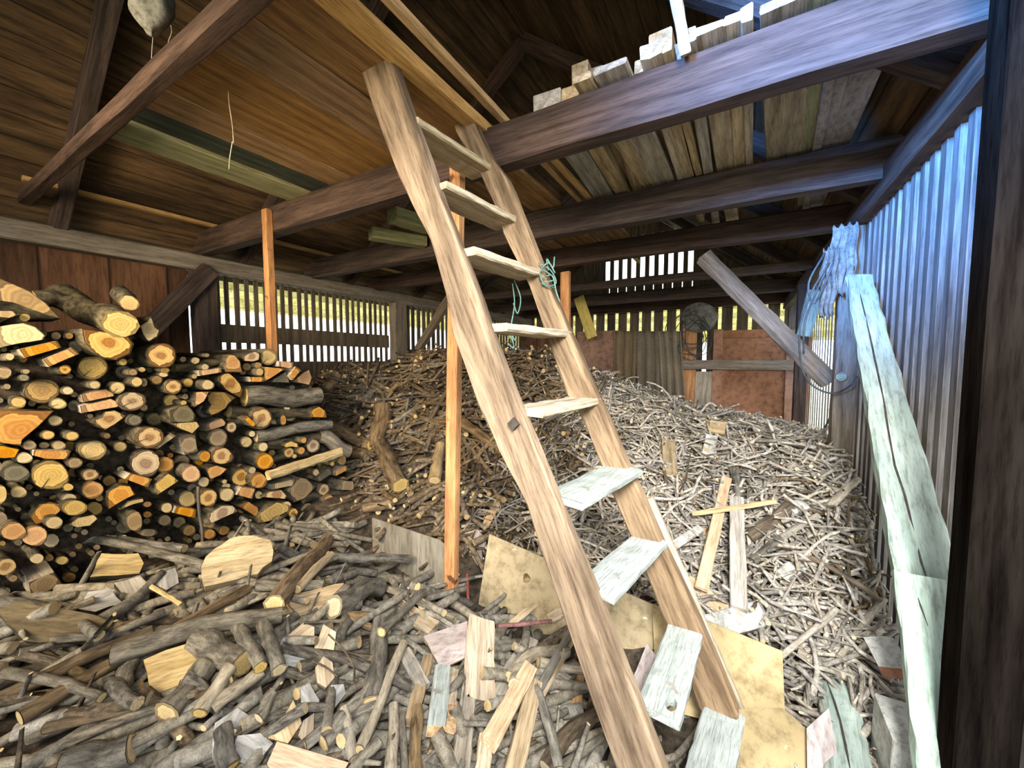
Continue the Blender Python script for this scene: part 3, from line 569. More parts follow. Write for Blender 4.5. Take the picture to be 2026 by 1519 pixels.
# ------------------------------------------------------------------ branch shapes
def branch_vf(nseg=7, seg=7, bend=3.0, forks=0, taper=.65, kn=.12):
    """unit branch along x: length 1, radius 1 (scaled per copy)"""
    y = z = 0; ph = rng.uniform(0, 6, 4); A = rng.uniform(.3, 1, 4)*bend
    P = []; R = []
    for i in range(nseg):
        t = i/(nseg-1)
        P.append((t, A[0]*math.sin(t*3.1+ph[0])-A[0]*math.sin(ph[0])+A[1]*.5*math.sin(t*6+ph[1]), A[2]*math.sin(t*3.4+ph[2])*.7-A[2]*.7*math.sin(ph[2])+A[3]*.3*math.sin(t*7+ph[3])))
        R.append((1-(1-taper)*t)*rng.uniform(1-kn, 1+kn))
    parts = []; v = []; f = []; mi = []
    for i, p in enumerate(P):
        for k in range(seg):
            a = 2*math.pi*k/seg; r = R[i]*rng.uniform(.93, 1.07); v.append((p[0], p[1]+r*math.cos(a), p[2]+r*math.sin(a)))
    for i in range(nseg-1):
        for k in range(seg): a = i*seg+k; b = i*seg+(k+1) % seg; f.append((a, a+seg, b+seg, b))
    mi = [0]*len(f); f.append(tuple(range(seg))); f.append(tuple((nseg-1)*seg+k for k in range(seg-1, -1, -1))); mi += [1, 1]
    parts.append((v, f, mi))
    for q in range(forks):
        i = rng.integers(1, nseg-2); p = P[i]; s = rng.uniform(0, 6); ln = rng.uniform(3, 9); dx = rng.uniform(.05, .18)
        v = []; f = []; n2 = 3; sg = 5
        for j in range(n2):
            u = j/(n2-1); r = .55*(1-.4*u)
            for k in range(sg):
                a = 2*math.pi*k/sg; v.append((p[0]+dx*u+r*.04*math.cos(a), p[1]+math.cos(s)*ln*u+r*math.sin(a)*math.sin(s)+r*math.cos(a)*.3, p[2]+math.sin(s)*ln*u-r*math.sin(a)*math.cos(s)))
        for j in range(n2-1):
            for k in range(sg): a = j*sg+k; b = j*sg+(k+1) % sg; f.append((a, a+sg, b+sg, b))
        mi = [0]*len(f); f.append(tuple((n2-1)*sg+k for k in range(sg))); mi.append(1); f.append(tuple(range(sg-1, -1, -1))); mi.append(0)
        parts.append((v, f, mi))
    return merge(parts)
TW = [branch_vf(7, 6, rng.uniform(.6, 5), int(k % 3 == 0)+int(k % 7 == 0), kn=.1) for k in range(18)]
BR = [branch_vf(8, 8, rng.uniform(.3, 1.6), int(k % 4 == 0), .8, kn=.08) for k in range(14)]
def tmesh(name, T, mat): v, f, mi = T; return mesh(name, v, f, [M[mat], M['cut']], mi, smooth=[m == 0 for m in mi])
MT = {(k, m): tmesh('twig', T, m) for k, T in enumerate(TW) for m in ('twigbark', 'brownbark')}
MB_ = {(k, m): tmesh('branch', T, m) for k, T in enumerate(BR) for m in ('bark', 'brownbark')}
def pose(x, y, ang, L, r, tilt=0.1, off=0.0):
    n = normal(x, y); t = np.array([math.cos(ang), math.sin(ang), 0]); t = nrm(t-n*np.dot(t, n)); t = nrm(t+n*tilt)
    s = np.cross(n, t); s = nrm(s); w = np.cross(t, s)
    p = np.array([x, y, float(h(x, y))+off])-t*L/2
    roll = rng.uniform(0, 6.28); c, sn = math.cos(roll), math.sin(roll); s2 = s*c+w*sn; w2 = -s*sn+w*c
    return np.array([[t[0]*L, s2[0]*r, w2[0]*r, p[0]], [t[1]*L, s2[1]*r, w2[1]*r, p[1]], [t[2]*L, s2[2]*r, w2[2]*r, p[2]], [0, 0, 0, 1.0]])
def clampL(A):      # keep copies off the walls
    e = A[:3, 3]+A[:3, 0]; lo = min(A[0, 3], e[0]); hi = max(A[0, 3], e[0])
    if hi > .54: A[0, 3] -= hi-.54
    if lo < -3.85: A[0, 3] += -3.85-lo
    return A
def stuff(name, T, n, sampler, mat, label, cat):
    Vs = []; Fs = []; Ms = []; o = 0
    for q in range(n):
        A = clampL(sampler()); v, f, mi = T[rng.integers(len(T))]
        v = np.c_[np.array(v), np.ones(len(v))] @ A.T; Vs.append(v[:, :3])
        Fs += [tuple(i+o for i in g) for g in f]; Ms += mi; o += len(v)
    me = mesh(name, np.vstack(Vs), Fs, [M[mat], M['cut']], Ms, smooth=[m == 0 for m in Ms])
    link(name, me, kind='stuff', label=label, cat=cat)
def in_stack(x, y): return x < -2.30 and y < 1.85
def pick(x0, x1, y0, y1, test=lambda x, y: True):
    while True:
        x = rng.uniform(x0, x1); y = rng.uniform(y0, y1)
        if test(x, y) and not in_stack(x, y): return x, y
def s_twig():
    x, y = pick(-1.5, .55, 1.5, 5.2, lambda x, y: rng.random() < (1 if y < 3.6 else .45) and x > -1.5+.5*rng.random() and (y > 1.80 or x > .22))
    return pose(x, y, rng.uniform(0, 6.28), rng.uniform(.12, .42), rng.uniform(.0045, .012), rng.normal(0, .22), rng.uniform(-.03, .055))
def s_branch():
    x, y = pick(-3.8, -.9, 1.68, 5.0)
    return pose(x, y, rng.normal(.9, .8), rng.uniform(.2, .6), rng.uniform(.007, .02), rng.normal(0, .18), rng.uniform(-.04, .05))
def s_front():
    x, y = pick(-3.5, .2, -.6, 1.46, lambda x, y: True)
    return pose(x, y, rng.normal(.9, .6), rng.uniform(.2, .6), rng.uniform(.009, .026), rng.normal(0, .12), rng.uniform(-.05, .03))
stuff('twig_heap', TW, 6000, s_twig, 'stuff_grey', 'mass of thin pale twigs heaped against the slatted wall', 'twigs')
stuff('branch_heap', BR, 2400, s_branch, 'stuff_brown', 'mass of brown branches piled below the slatted openings', 'branches')
stuff('stick_heap', BR, 1000, s_front, 'stuff_front', 'mass of grey sticks underneath the loose firewood', 'sticks')
# individual twigs and branches, laid where the heap is seen
TB = {'twig': TW, 'branch': BR, 'stick': BR}
def zone(n, poly, name, meshes, mats, Lr, rr, angf, tone, place, cat, group, offr=(.0, .07), tl=.18):
    k = 0; xs = [p[0] for p in poly]; ys = [p[1] for p in poly]
    def inside(x, y):
        c = False; j = len(poly)-1
        for i in range(len(poly)):
            xi, yi = poly[i]; xj, yj = poly[j]
            if (yi > y) != (yj > y) and x < (xj-xi)*(y-yi)/(yj-yi)+xi: c = not c
            j = i
        return c
    nk = max(a for a, b in meshes)+1
    while k < n:
        px, py = rng.uniform(min(xs), max(xs)), rng.uniform(min(ys), max(ys))
        if not inside(px, py): continue
        p = hit(px, py)
        if in_stack(p[0], p[1]) or p[1] > 5: continue
        L = rng.uniform(*Lr); r = rng.uniform(*rr); mt = mats[rng.integers(len(mats))]; kk = int(rng.integers(nk))
        A = clampL(pose(p[0], p[1], angf(), L, r, rng.normal(0, tl), rng.uniform(*offr)))
        size = ('long' if L > .5*(Lr[0]+Lr[1]) else 'short')+(' thick' if r > .5*(rr[0]+rr[1]) else ' thin'); col = tone[mt]
        near = min(place, key=lambda q: (q[0]-px)**2+(q[1]-py)**2)[2]
        shape = 'forked ' if len(TB[cat][kk][0]) > {'twig': 42, 'branch': 64, 'stick': 64}[cat] else ''
        lb = '%s %s %s%s %s' % (size, col, shape, cat, near)
        link(name, meshes[(kk, mt)], Matrix(A.tolist()), label=lb, cat=cat, group='%s %s %s%s %s' % (size, col, shape, {'twig': 'twigs', 'branch': 'branches', 'stick': 'sticks'}[cat], near)); k += 1
U = lambda: rng.uniform(0, 6.28)
zone(120, [(1190, 780), (1300, 800), (1420, 860), (1700, 960), (1700, 1060), (1250, 960)], 'twig', MT, ('twigbark', 'brownbark'), (.16, .5), (.004, .0095), U, {'twigbark': 'pale', 'brownbark': 'brown'}, [(1225, 790, 'on the crest under the burlap sacks'), (1330, 850, 'around the short tan board in the twigs'), (1400, 870, 'around the small grey-white block'), (1480, 890, 'below the brown door'), (1590, 920, 'on the crest by the dark wall post'), (1680, 990, 'at the heap edge by the grey cable post'), (1300, 920, 'under the short tan board'), (1430, 950, 'at the top of the upright grey board'), (1530, 980, 'above the thick tan log')], 'twig', '')
zone(110, [(1290, 960), (1720, 1060), (1760, 1230), (1640, 1330), (1500, 1260), (1330, 1080)], 'twig', MT, ('twigbark', 'twigbark', 'brownbark'), (.14, .42), (.004, .010), U, {'twigbark': 'pale', 'brownbark': 'brown'}, [(1340, 1000, 'behind the upper far ladder rail'), (1350, 1100, 'beside the pale board end at the ladder'), (1420, 1060, 'between the two upright boards'), (1500, 1110, 'beside the upright grey board'), (1590, 1060, 'under the thick tan log'), (1690, 1080, 'by the upper part of the slatted wall'), (1560, 1190, 'mid-slope past the upright grey board'), (1680, 1180, 'mid-slope by the slatted wall'), (1560, 1280, 'at the heap foot above the plywood'), (1660, 1290, 'at the heap foot by the red-ended block')], 'twig', '')
zone(70, [(915, 900), (1090, 960), (1200, 1000), (1250, 1150), (1120, 1130), (920, 1050)], 'twig', MT, ('twigbark', 'brownbark'), (.14, .4), (.0035, .008), U, {'twigbark': 'pale', 'brownbark': 'brown'}, [(940, 930, 'beside the orange prop'), (1030, 950, 'left of the near ladder rail'.replace('left of', 'in front of')), (1000, 1020, 'above the yellow plywood edge'), (930, 1030, 'above the small torn board'), (1150, 1000, 'between the ladder rails below the sixth tread'), (1200, 1080, 'between the ladder rails at the seventh tread')], 'twig', '')
zone(170, [(650, 740), (870, 700), (900, 1000), (740, 1000), (690, 900)], 'branch', MB_, ('bark', 'brownbark', 'brownbark'), (.2, .55), (.008, .021), lambda: rng.normal(.9, .7), {'bark': 'grey', 'brownbark': 'brown'}, [(670, 760, 'at the crest beside the log stack'), (740, 740, 'on the crest under the slats'), (830, 730, 'on the crest by the pale wall brace'), (700, 830, 'beside the stack corner'), (780, 820, 'around the crooked thick branch top'), (860, 810, 'beside the upper orange prop'), (740, 920, 'below the stack corner'), (820, 900, 'around the crooked thick branch foot'), (870, 960, 'beside the middle of the orange prop'), (780, 980, 'above the dark sheet')], 'branch', '')
zone(100, [(915, 705), (1060, 700), (1190, 770), (1200, 900), (1010, 940), (920, 900)], 'branch', MB_, ('bark', 'brownbark'), (.15, .42), (.006, .015), U, {'bark': 'grey', 'brownbark': 'brown'}, [(960, 740, 'on the crest beside the near ladder rail'), (1060, 730, 'on the crest between the ladder rails'), (1130, 790, 'behind the fifth ladder tread'), (950, 830, 'between orange prop and near ladder rail'), (1100, 880, 'between the rails under the fifth tread'), (960, 910, 'low beside the orange prop and ladder')], 'branch', '')
zone(45, [(0, 1220), (500, 1180), (700, 1230), (780, 1519), (0, 1519)], 'firewood_stick', MB_, ('bark', 'bark', 'brownbark'), (.22, .5), (.012, .026), lambda: rng.normal(.75, .45), {'bark': 'grey', 'brownbark': 'brown'}, [(60, 1250, 'in the dark edge of the loose firewood'), (250, 1230, 'under the smooth golden block'), (450, 1210, 'under the golden splintered chunk'), (620, 1220, 'around the cream sawn wedge'), (740, 1280, 'beside the thick upright grey log'), (80, 1400, 'in the shadowy loose firewood'), (240, 1380, 'beside the torn yellow plank'), (420, 1380, 'below the stout grey log'), (580, 1400, 'around the small grey split chunks'), (720, 1440, 'beside the long pale pole'), (500, 1490, 'by the pink board'), (300, 1490, 'low in the loose firewood')], 'stick', '', (.0, .05), .1)
zone(30, [(760, 1280), (1150, 1260), (1210, 1519), (760, 1519)], 'firewood_stick', MB_, ('bark', 'brownbark'), (.16, .34), (.008, .016), lambda: rng.normal(1.3, .35), {'bark': 'grey', 'brownbark': 'brown'}, [(800, 1320, 'under the trapezoid board'), (780, 1450, 'beside the chestnut stick'), (880, 1470, 'among the offcuts under the painted one'), (960, 1300, 'beside the thick cream plank'), (1000, 1450, 'beside the long tan offcut'), (1100, 1320, 'around the grooved batten'), (1120, 1450, 'in the dark hollow at the ladder')], 'stick', '', (-.02, .02), .1)
# ------------------------------------------------------------------ stacked firewood: (tile, centre, radii or outline, kind)
TL = {1: (0, 540), 2: (340, 660), 3: (0, 800), 4: (340, 860), 5: (0, 1000)}
p_, o_, d_, r_, g_ = 'pale', 'orange', 'dull', 'ring', 'grey'
E_ = [(1, 1800, 920, 160, 130, r_), (1, 1030, 1055, 165, 125, p_, 'c'), (1, 725, 1075, 70, 52, r_), (1, 1370, 990, 48, 38, p_), (1, 1480, 1105, 52, 38, d_), (1, 1580, 1075, 40, 28, p_), (1, 1835, 1083, 60, 26, d_), (1, 1820, 1130, 52, 28, p_),
 (1, 1525, 1212, 56, 55, p_), (1, 1605, 1220, 32, 48, d_), (1, 1745, 1190, 65, 50, d_), (1, 1930, 1265, 92, 78, r_), (1, 1055, 1245, 68, 45, p_), (1, 1310, 1275, 80, 65, p_, 'c'), (1, 1475, 1425, 145, 100, r_, 'c'), (1, 755, 1310, 62, 45, p_),
 (1, 470, 1310, 190, 130, d_), (1, 205, 1440, 90, 62, p_), (1, 650, 1455, 90, 60, p_, 'c'), (1, 50, 1110, 75, 70, d_), (1, 290, 1095, 45, 28, d_), (1, 265, 1165, 65, 38, g_), (1, 110, 930, 48, 42, p_), (1, 275, 495, 60, 45, p_),
 (2, 125, 285, 35, 32, d_), (2, 262, 300, 48, 38, p_, 'c'), (2, 390, 240, 30, 22, d_), (2, 370, 370, 42, 34, p_), (2, 250, 475, 33, 28, p_), (2, 180, 545, 60, 48, p_), (2, 400, 570, 68, 55, p_), (2, 1080, 260, 88, 88, p_, 'c'), (2, 835, 370, 50, 45, d_),
 (2, 960, 350, 42, 32, d_), (2, 980, 425, 40, 45, p_), (2, 150, 700, 38, 32, d_), (2, 130, 770, 38, 28, p_), (2, 1000, 940, 105, 120, r_, 'c'), (2, 1283, 820, 30, 38, p_), (2, 1240, 960, 30, 60, o_), (2, 665, 1040, 52, 60, r_), (2, 515, 1160, 105, 100, d_),
 (2, 893, 1115, 35, 35, p_), (2, 830, 1205, 60, 60, p_, 'c'), (2, 1015, 1260, 55, 50, p_), (2, 1303, 1320, 52, 62, r_), (2, 1470, 1185, 28, 35, o_), (2, 1440, 1300, 42, 42, o_), (2, 1570, 1245, 72, 80, r_), (2, 1365, 1362, 26, 26, p_), (2, 368, 1365, 60, 62, o_),
 (2, 555, 1360, 120, 90, r_), (2, 1035, 1420, 92, 92, o_), (3, 615, 180, 78, 58, p_), (3, 535, 340, 72, 50, p_), (3, 800, 350, 78, 50, p_), (3, 328, 455, 80, 55, d_), (3, 490, 455, 62, 38, p_), (3, 653, 455, 78, 52, p_), (3, 270, 595, 90, 62, p_), (3, 412, 645, 52, 32, p_),
 (3, 170, 765, 160, 100, g_), (3, 560, 790, 205, 155, p_, 'c'), (3, 830, 650, 88, 60, d_), (3, 1025, 510, 165, 105, p_), (3, 1000, 780, 98, 68, r_), (3, 1030, 950, 115, 98, o_), (3, -10, 1000, 85, 110, p_), (3, 205, 975, 92, 65, p_), (3, 760, 920, 55, 42, p_),
 (3, 768, 1045, 85, 55, p_), (3, 830, 1150, 138, 85, p_), (3, 600, 1315, 100, 68, p_), (3, -10, 1300, 90, 120, d_), (3, 380, 1460, 150, 110, o_), (3, 150, 1410, 140, 100, o_), (3, 1500, 175, 80, 60, g_), (3, 1665, 365, 155, 115, r_, 'c'), (3, 1335, 470, 78, 55, p_),
 (3, 1620, 655, 160, 145, r_), (3, 1830, 670, 105, 90, o_), (3, 1640, 1110, 50, 30, o_), (3, 1855, 1150, 62, 55, p_), (3, 1640, 1225, 50, 35, o_), (3, 1500, 1300, 85, 110, d_), (4, 215, 435, 100, 95, o_), (4, 355, 525, 60, 55, p_), (4, 175, 715, 92, 88, p_),
 (4, 405, 700, 100, 95, r_), (4, 770, 470, 100, 100, r_), (4, 895, 395, 40, 40, p_), (4, 965, 510, 90, 85, o_, 'c'), (4, 585, 520, 30, 25, p_), (4, 605, 570, 48, 32, p_), (4, 610, 665, 82, 72, p_), (4, 968, 670, 42, 45, p_), (4, 1605, 420, 36, 38, p_),
 (4, 1690, 610, 65, 65, r_), (4, 1895, 280, 45, 60, d_), (4, 1785, 320, 28, 25, p_), (4, 1745, 750, 70, 85, o_), (4, 1200, 960, 80, 55, p_), (4, 1245, 1015, 50, 55, p_), (4, 1350, 870, 55, 55, r_), (4, 1525, 860, 85, 92, p_), (4, 1375, 945, 30, 30, p_),
 (4, 1430, 965, 25, 22, d_), (4, 420, 1105, 65, 55, o_), (4, 580, 1065, 65, 50, d_), (4, 1030, 1040, 60, 30, d_), (4, 1275, 785, 55, 42, p_), (5, 410, 590, 80, 55, p_), (5, 550, 580, 45, 40, d_), (5, 690, 610, 75, 45, p_), (5, 770, 800, 75, 55, d_), (5, 145, 810, 50, 38, d_),
 (5, 60, 680, 120, 95, r_), (5, 650, 1000, 140, 60, d_), (5, 1650, 300, 105, 40, d_)]
G_ = [(1, [(915, 620), (1040, 635), (1200, 665), (1350, 700), (1430, 690), (1490, 790), (1450, 900), (1300, 970), (1180, 950), (1040, 880), (940, 760)], r_, 'half-moon log end with a wide brown hollow under the topmost pale log'),
 (1, [(-60, 600), (120, 570), (260, 555), (400, 600), (470, 660), (510, 700), (480, 745), (250, 780), (100, 810), (-60, 850)], p_, 'big split pale log end at the upper rim of the stack'),
 (1, [(215, 850), (630, 755), (680, 830), (280, 945)], o_, 'flat tan board end just under the big split pale log'), (1, [(480, 965), (800, 830), (880, 900), (545, 1045)], o_, 'flat orange board end beside the tan one'),
 (1, [(905, 1355), (1180, 1290), (1270, 1340), (1270, 1370), (930, 1440)], o_, 'knotty orange board end, upper of a pair'), (1, [(890, 1480), (1240, 1400), (1330, 1450), (1310, 1490), (910, 1560)], o_, 'orange board end, lower of a pair'),
 (1, [(-60, 30), (100, 100), (330, 200), (520, 340), (680, 510), (560, 480), (330, 400), (150, 330), (-60, 300)], d_, 'long pale split wedge on top of the stack'), (1, [(-60, 420), (150, 420), (190, 470), (100, 500), (-60, 480)], d_, 'thin slab end beneath the long pale wedge'),
 (1, [(1560, 590), (1640, 540), (1680, 480), (1720, 600), (1775, 640), (1750, 710), (1660, 765), (1600, 690)], p_, 'jagged torn pale piece beside the topmost log'),
 (2, [(605, 290), (640, 230), (700, 240), (760, 310), (785, 430), (600, 430)], o_, 'broad arched orange split end near the orange prop'), (2, [(780, 260), (870, 215), (940, 195), (980, 230), (970, 290), (900, 310), (810, 305)], r_, 'pear-shaped pale end with a dark eye'),
 (2, [(1015, 365), (1265, 390), (1200, 430), (1040, 530)], o_, 'triangular orange wedge end on top of the stack'), (2, [(1195, 305), (1350, 320), (1345, 395), (1195, 365)], o_, 'rectangular orange block by the stack corner'),
 (2, [(1310, 470), (1380, 365), (1435, 410), (1350, 515)], o_, 'tilted orange block at the stack corner'), (2, [(1350, 530), (1470, 430), (1530, 400), (1560, 490), (1530, 570)], o_, 'splintered orange chunk at the outer stack corner'),
 (2, [(300, 410), (550, 380), (555, 430), (310, 470)], o_, 'slim orange board end in the upper rows'), (2, [(865, 480), (1010, 480), (1020, 535), (880, 535)], o_, 'slim reddish board end above the long barked log'),
 (2, [(1080, 540), (1270, 420), (1310, 545)], g_, 'grey triangular split end above the long barked log'), (2, [(525, 480), (570, 440), (640, 440), (700, 490), (760, 560), (795, 640), (770, 715), (700, 680), (600, 620), (540, 540)], r_, 'knobbly figure-eight orange log end'),
 (2, [(400, 690), (440, 650), (600, 650), (710, 710), (640, 770), (600, 830), (520, 880), (440, 915), (410, 860), (440, 790), (405, 740)], d_, 'heart-shaped tan log end'), (2, [(270, 650), (415, 645), (360, 750), (250, 820), (270, 720)], o_, 'curled orange sliver beside the heart-shaped end'),
 (2, [(-30, 850), (180, 790), (260, 900), (250, 980), (-10, 990)], g_, 'grey barked triangular end under the heart-shaped one'), (2, [(800, 940), (840, 910), (930, 1000), (920, 1040), (880, 1020)], o_, 'small orange sliver leaning on the round ringed log'),
 (2, [(1540, 930), (1545, 860), (1640, 810), (1710, 860), (1725, 935)], o_, 'domed orange half log at the stack corner'), (2, [(0, 1000), (280, 980), (310, 1030), (230, 1110), (100, 1060)], p_, 'pale crooked wedge end with a flat top'),
 (2, [(380, 1010), (560, 945), (600, 990), (590, 1020), (390, 1085)], o_, 'orange board end below the heart-shaped end'), (2, [(80, 1150), (260, 1135), (290, 1310), (145, 1350)], d_, 'dull square block end in the middle rows'),
 (2, [(1240, 1240), (1330, 1195), (1400, 1225), (1415, 1265), (1340, 1255), (1260, 1265)], p_, 'pale crescent end above the golden split stick'), (3, [(-60, 60), (600, 70), (420, 250), (240, 400), (230, 460), (-60, 420)], o_, 'very large orange triangular wedge end'),
 (3, [(-60, 440), (220, 500), (170, 590), (50, 600), (-60, 590)], o_, 'tan split end directly under the very large orange wedge'), (3, [(380, 510), (790, 520), (740, 610), (500, 605), (370, 570)], o_, 'flat brown-orange board end under three small round ends'),
 (3, [(340, 1250), (440, 1110), (560, 1085), (680, 1110), (680, 1180), (560, 1290), (400, 1340)], o_, 'slanted smooth tan cut in the lower rows'), (3, [(750, 1340), (880, 1260), (1050, 1225), (1090, 1270), (1000, 1350), (860, 1370)], p_, 'long leaf-shaped pale cut in the lower rows'),
 (3, [(1040, 180), (1140, 150), (1170, 80), (1280, 65), (1410, 125), (1280, 220), (1170, 290)], r_, 'orange half log end with a pale rim'), (3, [(1700, 480), (1900, 310), (1960, 350), (1750, 500)], p_, 'pale splinter under the big oval ringed end'),
 (3, [(1390, 830), (1450, 765), (1690, 830), (1640, 925)], o_, 'orange block end beneath the big reddish log end'), (3, [(1730, 890), (1880, 760), (1990, 850), (1750, 1010)], p_, 'tan quarter wedge beneath the big reddish log end'),
 (3, [(1195, 980), (1340, 900), (1450, 905), (1510, 1000), (1350, 1080), (1210, 1170)], o_, 'angular orange split end in the lower middle'), (3, [(1350, 1165), (1440, 1080), (1600, 1045), (1600, 1080), (1480, 1110)], p_, 'thin pale crescent under the angular orange split'),
 (4, [(385, 380), (500, 340), (620, 380), (540, 450), (430, 500)], o_, 'orange shield-shaped split end'), (4, [(720, 670), (780, 580), (930, 600), (890, 715)], o_, 'squarish orange block end in the lower rows'),
 (4, [(1010, 695), (1090, 635), (1220, 615), (1280, 680), (1260, 715), (1150, 705)], r_, 'flat loaf-shaped orange end'), (4, [(1110, 550), (1370, 490), (1370, 560), (1120, 610)], p_, 'pale board end below the golden split stick'),
 (4, [(1310, 620), (1400, 470), (1500, 490), (1600, 580), (1480, 710), (1360, 755)], d_, 'brown quarter log with bark below the golden stick'), (4, [(1600, 500), (1760, 350), (1800, 420), (1640, 525)], g_, 'grey barked slab at the loose end of the stack'),
 (4, [(1800, 420), (1940, 345), (1955, 390), (1830, 455)], o_, 'small orange board end at the loose end of the stack'), (4, [(1860, 615), (1920, 510), (2020, 520), (2030, 620)], d_, 'brown half-round end furthest along the stack'),
 (4, [(1840, 750), (1890, 660), (1960, 710), (1900, 780)], d_, 'small grey-brown wedge furthest along the stack'), (4, [(385, 1010), (430, 880), (560, 790), (680, 790), (740, 850), (560, 930)], r_, 'large orange half log end in the bottom row'),
 (4, [(745, 790), (850, 740), (960, 810), (970, 880), (930, 910)], o_, 'smooth orange half-moon in the bottom row'), (4, [(945, 990), (990, 870), (1170, 750), (1330, 790), (1290, 850), (1090, 960)], p_, 'broad pale fan-shaped split in the bottom row'),
 (4, [(20, 870), (50, 795), (270, 830), (260, 930)], o_, 'orange block end by the thin upright stick'), (5, [(320, 850), (600, 740), (700, 870), (350, 1030)], d_, 'brown box-like block end low in the stack')]
TA = {p_: 'e_pale', o_: 'e_orange', d_: 'e_dull', r_: 'e_ring', g_: 'e_grey'}
XS = -2.40
occupied = []
def log_obj(pts, kind, label, xj, L, crack=None, smooth=True, group='firewood ends in the stack', cat='firewood'):
    """pts: outline (photo frame) of the cut face, which lies in the stack's front plane"""
    P = np.array([onX(x, y, XS+xj)[1:] for x, y in pts]); c = P.mean(0); R = np.abs(P-c).max(); Q = P-c
    if np.cross(Q[0], Q[1]) < 0: Q = Q[::-1]
    n = len(Q); nr = 4 if R > .02 else 3; V = []; f = []
    dy, dz = rng.uniform(-.03, .03), rng.uniform(-.015, .015)
    for i in range(nr):
        t = i/(nr-1); s = 1+(.10*rng.random() if i else 0)
        for q in Q: j = rng.uniform(-.03, .03, 2)*R*(i > 0); V.append((-L*t, (q[0]+j[0])*s+dy*t, (q[1]+j[1])*s+dz*t))
    for i in range(nr-1):
        for k in range(n): a = i*n+k; b = i*n+(k+1) % n; f.append((a, a+n, b+n, b))
    f.append(tuple((nr-1)*n+k for k in range(n-1, -1, -1)))
    mw = Matrix.Translation((XS+xj, c[0], c[1]))
    sidemat = M['bark_s'] if smooth else M['offcut_grey']
    o = link('firewood_log', mesh('firewood_log', V, f, sidemat, smooth=[smooth]*(len(f)-1)+[False]), mw, None, label, cat, group)
    Vf = [(.0, q[0]*.93, q[1]*.93) for q in Q]+[(-.004, q[0], q[1]) for q in Q]
    fc = [tuple(range(n))]+[(k+n, (k+1) % n+n, (k+1) % n, k) for k in range(n)]
    if crack is not None:
        Vf = Vf; a = crack; 
    uv = [(v[1]/R, v[2]/R) for v in Vf]
    link('cut_face', mesh('cut_face', Vf, fc, M[TA[kind]], uv=uv), mw, o)
    if crack is not None:
        ca, cb2 = math.cos(crack), math.sin(crack); w = .035
        vv = [(.0015, R*.93*(ca*.97-w*-cb2), R*.93*(cb2*.97-w*ca)), (.0015, R*.93*(ca*.97+w*-cb2), R*.93*(cb2*.97+w*ca)), (.0015, R*.15*ca, R*.15*cb2)]
        sy = np.abs(Q[:, 0]).max()/R; sz = np.abs(Q[:, 1]).max()/R
        vv = [(x, y*sy, z*sz) for x, y, z in vv]; vv += [(-.02, y, z) for x, y, z in vv]
        link('crack', mesh('crack', vv, [(0, 1, 2), (5, 4, 3), (0, 3, 4, 1), (1, 4, 5, 2), (2, 5, 3, 0)], M['iron']), mw, o)
    return o
lands = [((TL[t][0]+np.mean([q[0] for q in g])/5.625, TL[t][1]+np.mean([q[1] for q in g])/5.625), lb) for t, g, k, lb in G_]
short = {}
SZ = [(7, 'tiny'), (10.5, 'small'), (16, 'medium'), (25, 'large'), (99, 'very large')]
TN = {p_: 'pale round', o_: 'orange round', d_: 'dull brown round', r_: 'round dark-hearted', g_: 'grey round'}
used = {}
def where(px, py):
    best = min(lands, key=lambda l: (l[0][0]-px)**2+(l[0][1]-py)**2); dx, dy = px-best[0][0], py-best[0][1]
    if abs(dy) > abs(dx): s = 'above' if dy < 0 else 'below'
    else: s = 'beside'
    w = best[1].split(); return s, ' '.join(w[:6])
for rec in E_:
    t, cx, cy, rx, ry, kind = rec[:6]; px, py = TL[t][0]+cx/5.625, TL[t][1]+cy/5.625; a, b = rx/5.625*1.06, ry/5.625*1.06
    n = 18 if a > 10 else 12; ph = rng.uniform(0, 6)
    pts = [(px+a*(1+.05*math.sin(2*q+ph)+.03*math.sin(3*q+ph*2))*math.cos(q), py+b*(1+.05*math.sin(3*q+ph))*math.sin(q)) for q in [2*math.pi*k/n for k in range(n)]]
    size = next(w for lim, w in SZ if a < lim)
    s, lm = where(px, py)
    for tail in ('%s the %s' % (s, lm), 'close %s the %s' % (s, lm), 'a little way %s the %s' % (s, lm), 'next but one %s the %s' % (s, lm), 'touching its neighbour %s the %s' % (s, lm)):
        lb = '%s %s end%s %s' % (size, TN[kind], ' with a split' if len(rec) > 6 else '', tail); lb = ' '.join(lb.split()[:16])
        if lb not in used: break
    while lb in used: lb = lb.replace('end', 'log end', 1) if 'log end' not in lb else lb+' again'
    used[lb] = 1
    log_obj(pts, kind, lb, rng.uniform(-.03, .05), rng.uniform(.5, .8), crack=(rng.uniform(3.3, 4.2) if len(rec) > 6 else None)); occupied.append((px, py, a, b))
for t, g, kind, lb in G_:
    pts = []
    g2 = [(TL[t][0]+x/5.625, TL[t][1]+y/5.625) for x, y in g]; n = len(g2)
    for k in range(n):
        a, b = np.array(g2[k]), np.array(g2[(k+1) % n]); m_ = 2
        for s in range(m_): pts.append(tuple(a+(b-a)*s/m_+rng.uniform(-.5, .5, 2)*(s > 0)))
    log_obj(pts, kind, lb+' of the log stack' if len(lb.split()) < 11 and 'stack' not in lb else lb, rng.uniform(.0, .05), rng.uniform(.4, .7), smooth=('board' not in lb and 'block' not in lb))
    xs = [q[0] for q in g2]; ys = [q[1] for q in g2]; occupied.append((np.mean(xs), np.mean(ys), (max(xs)-min(xs))/2, (max(ys)-min(ys))/2))
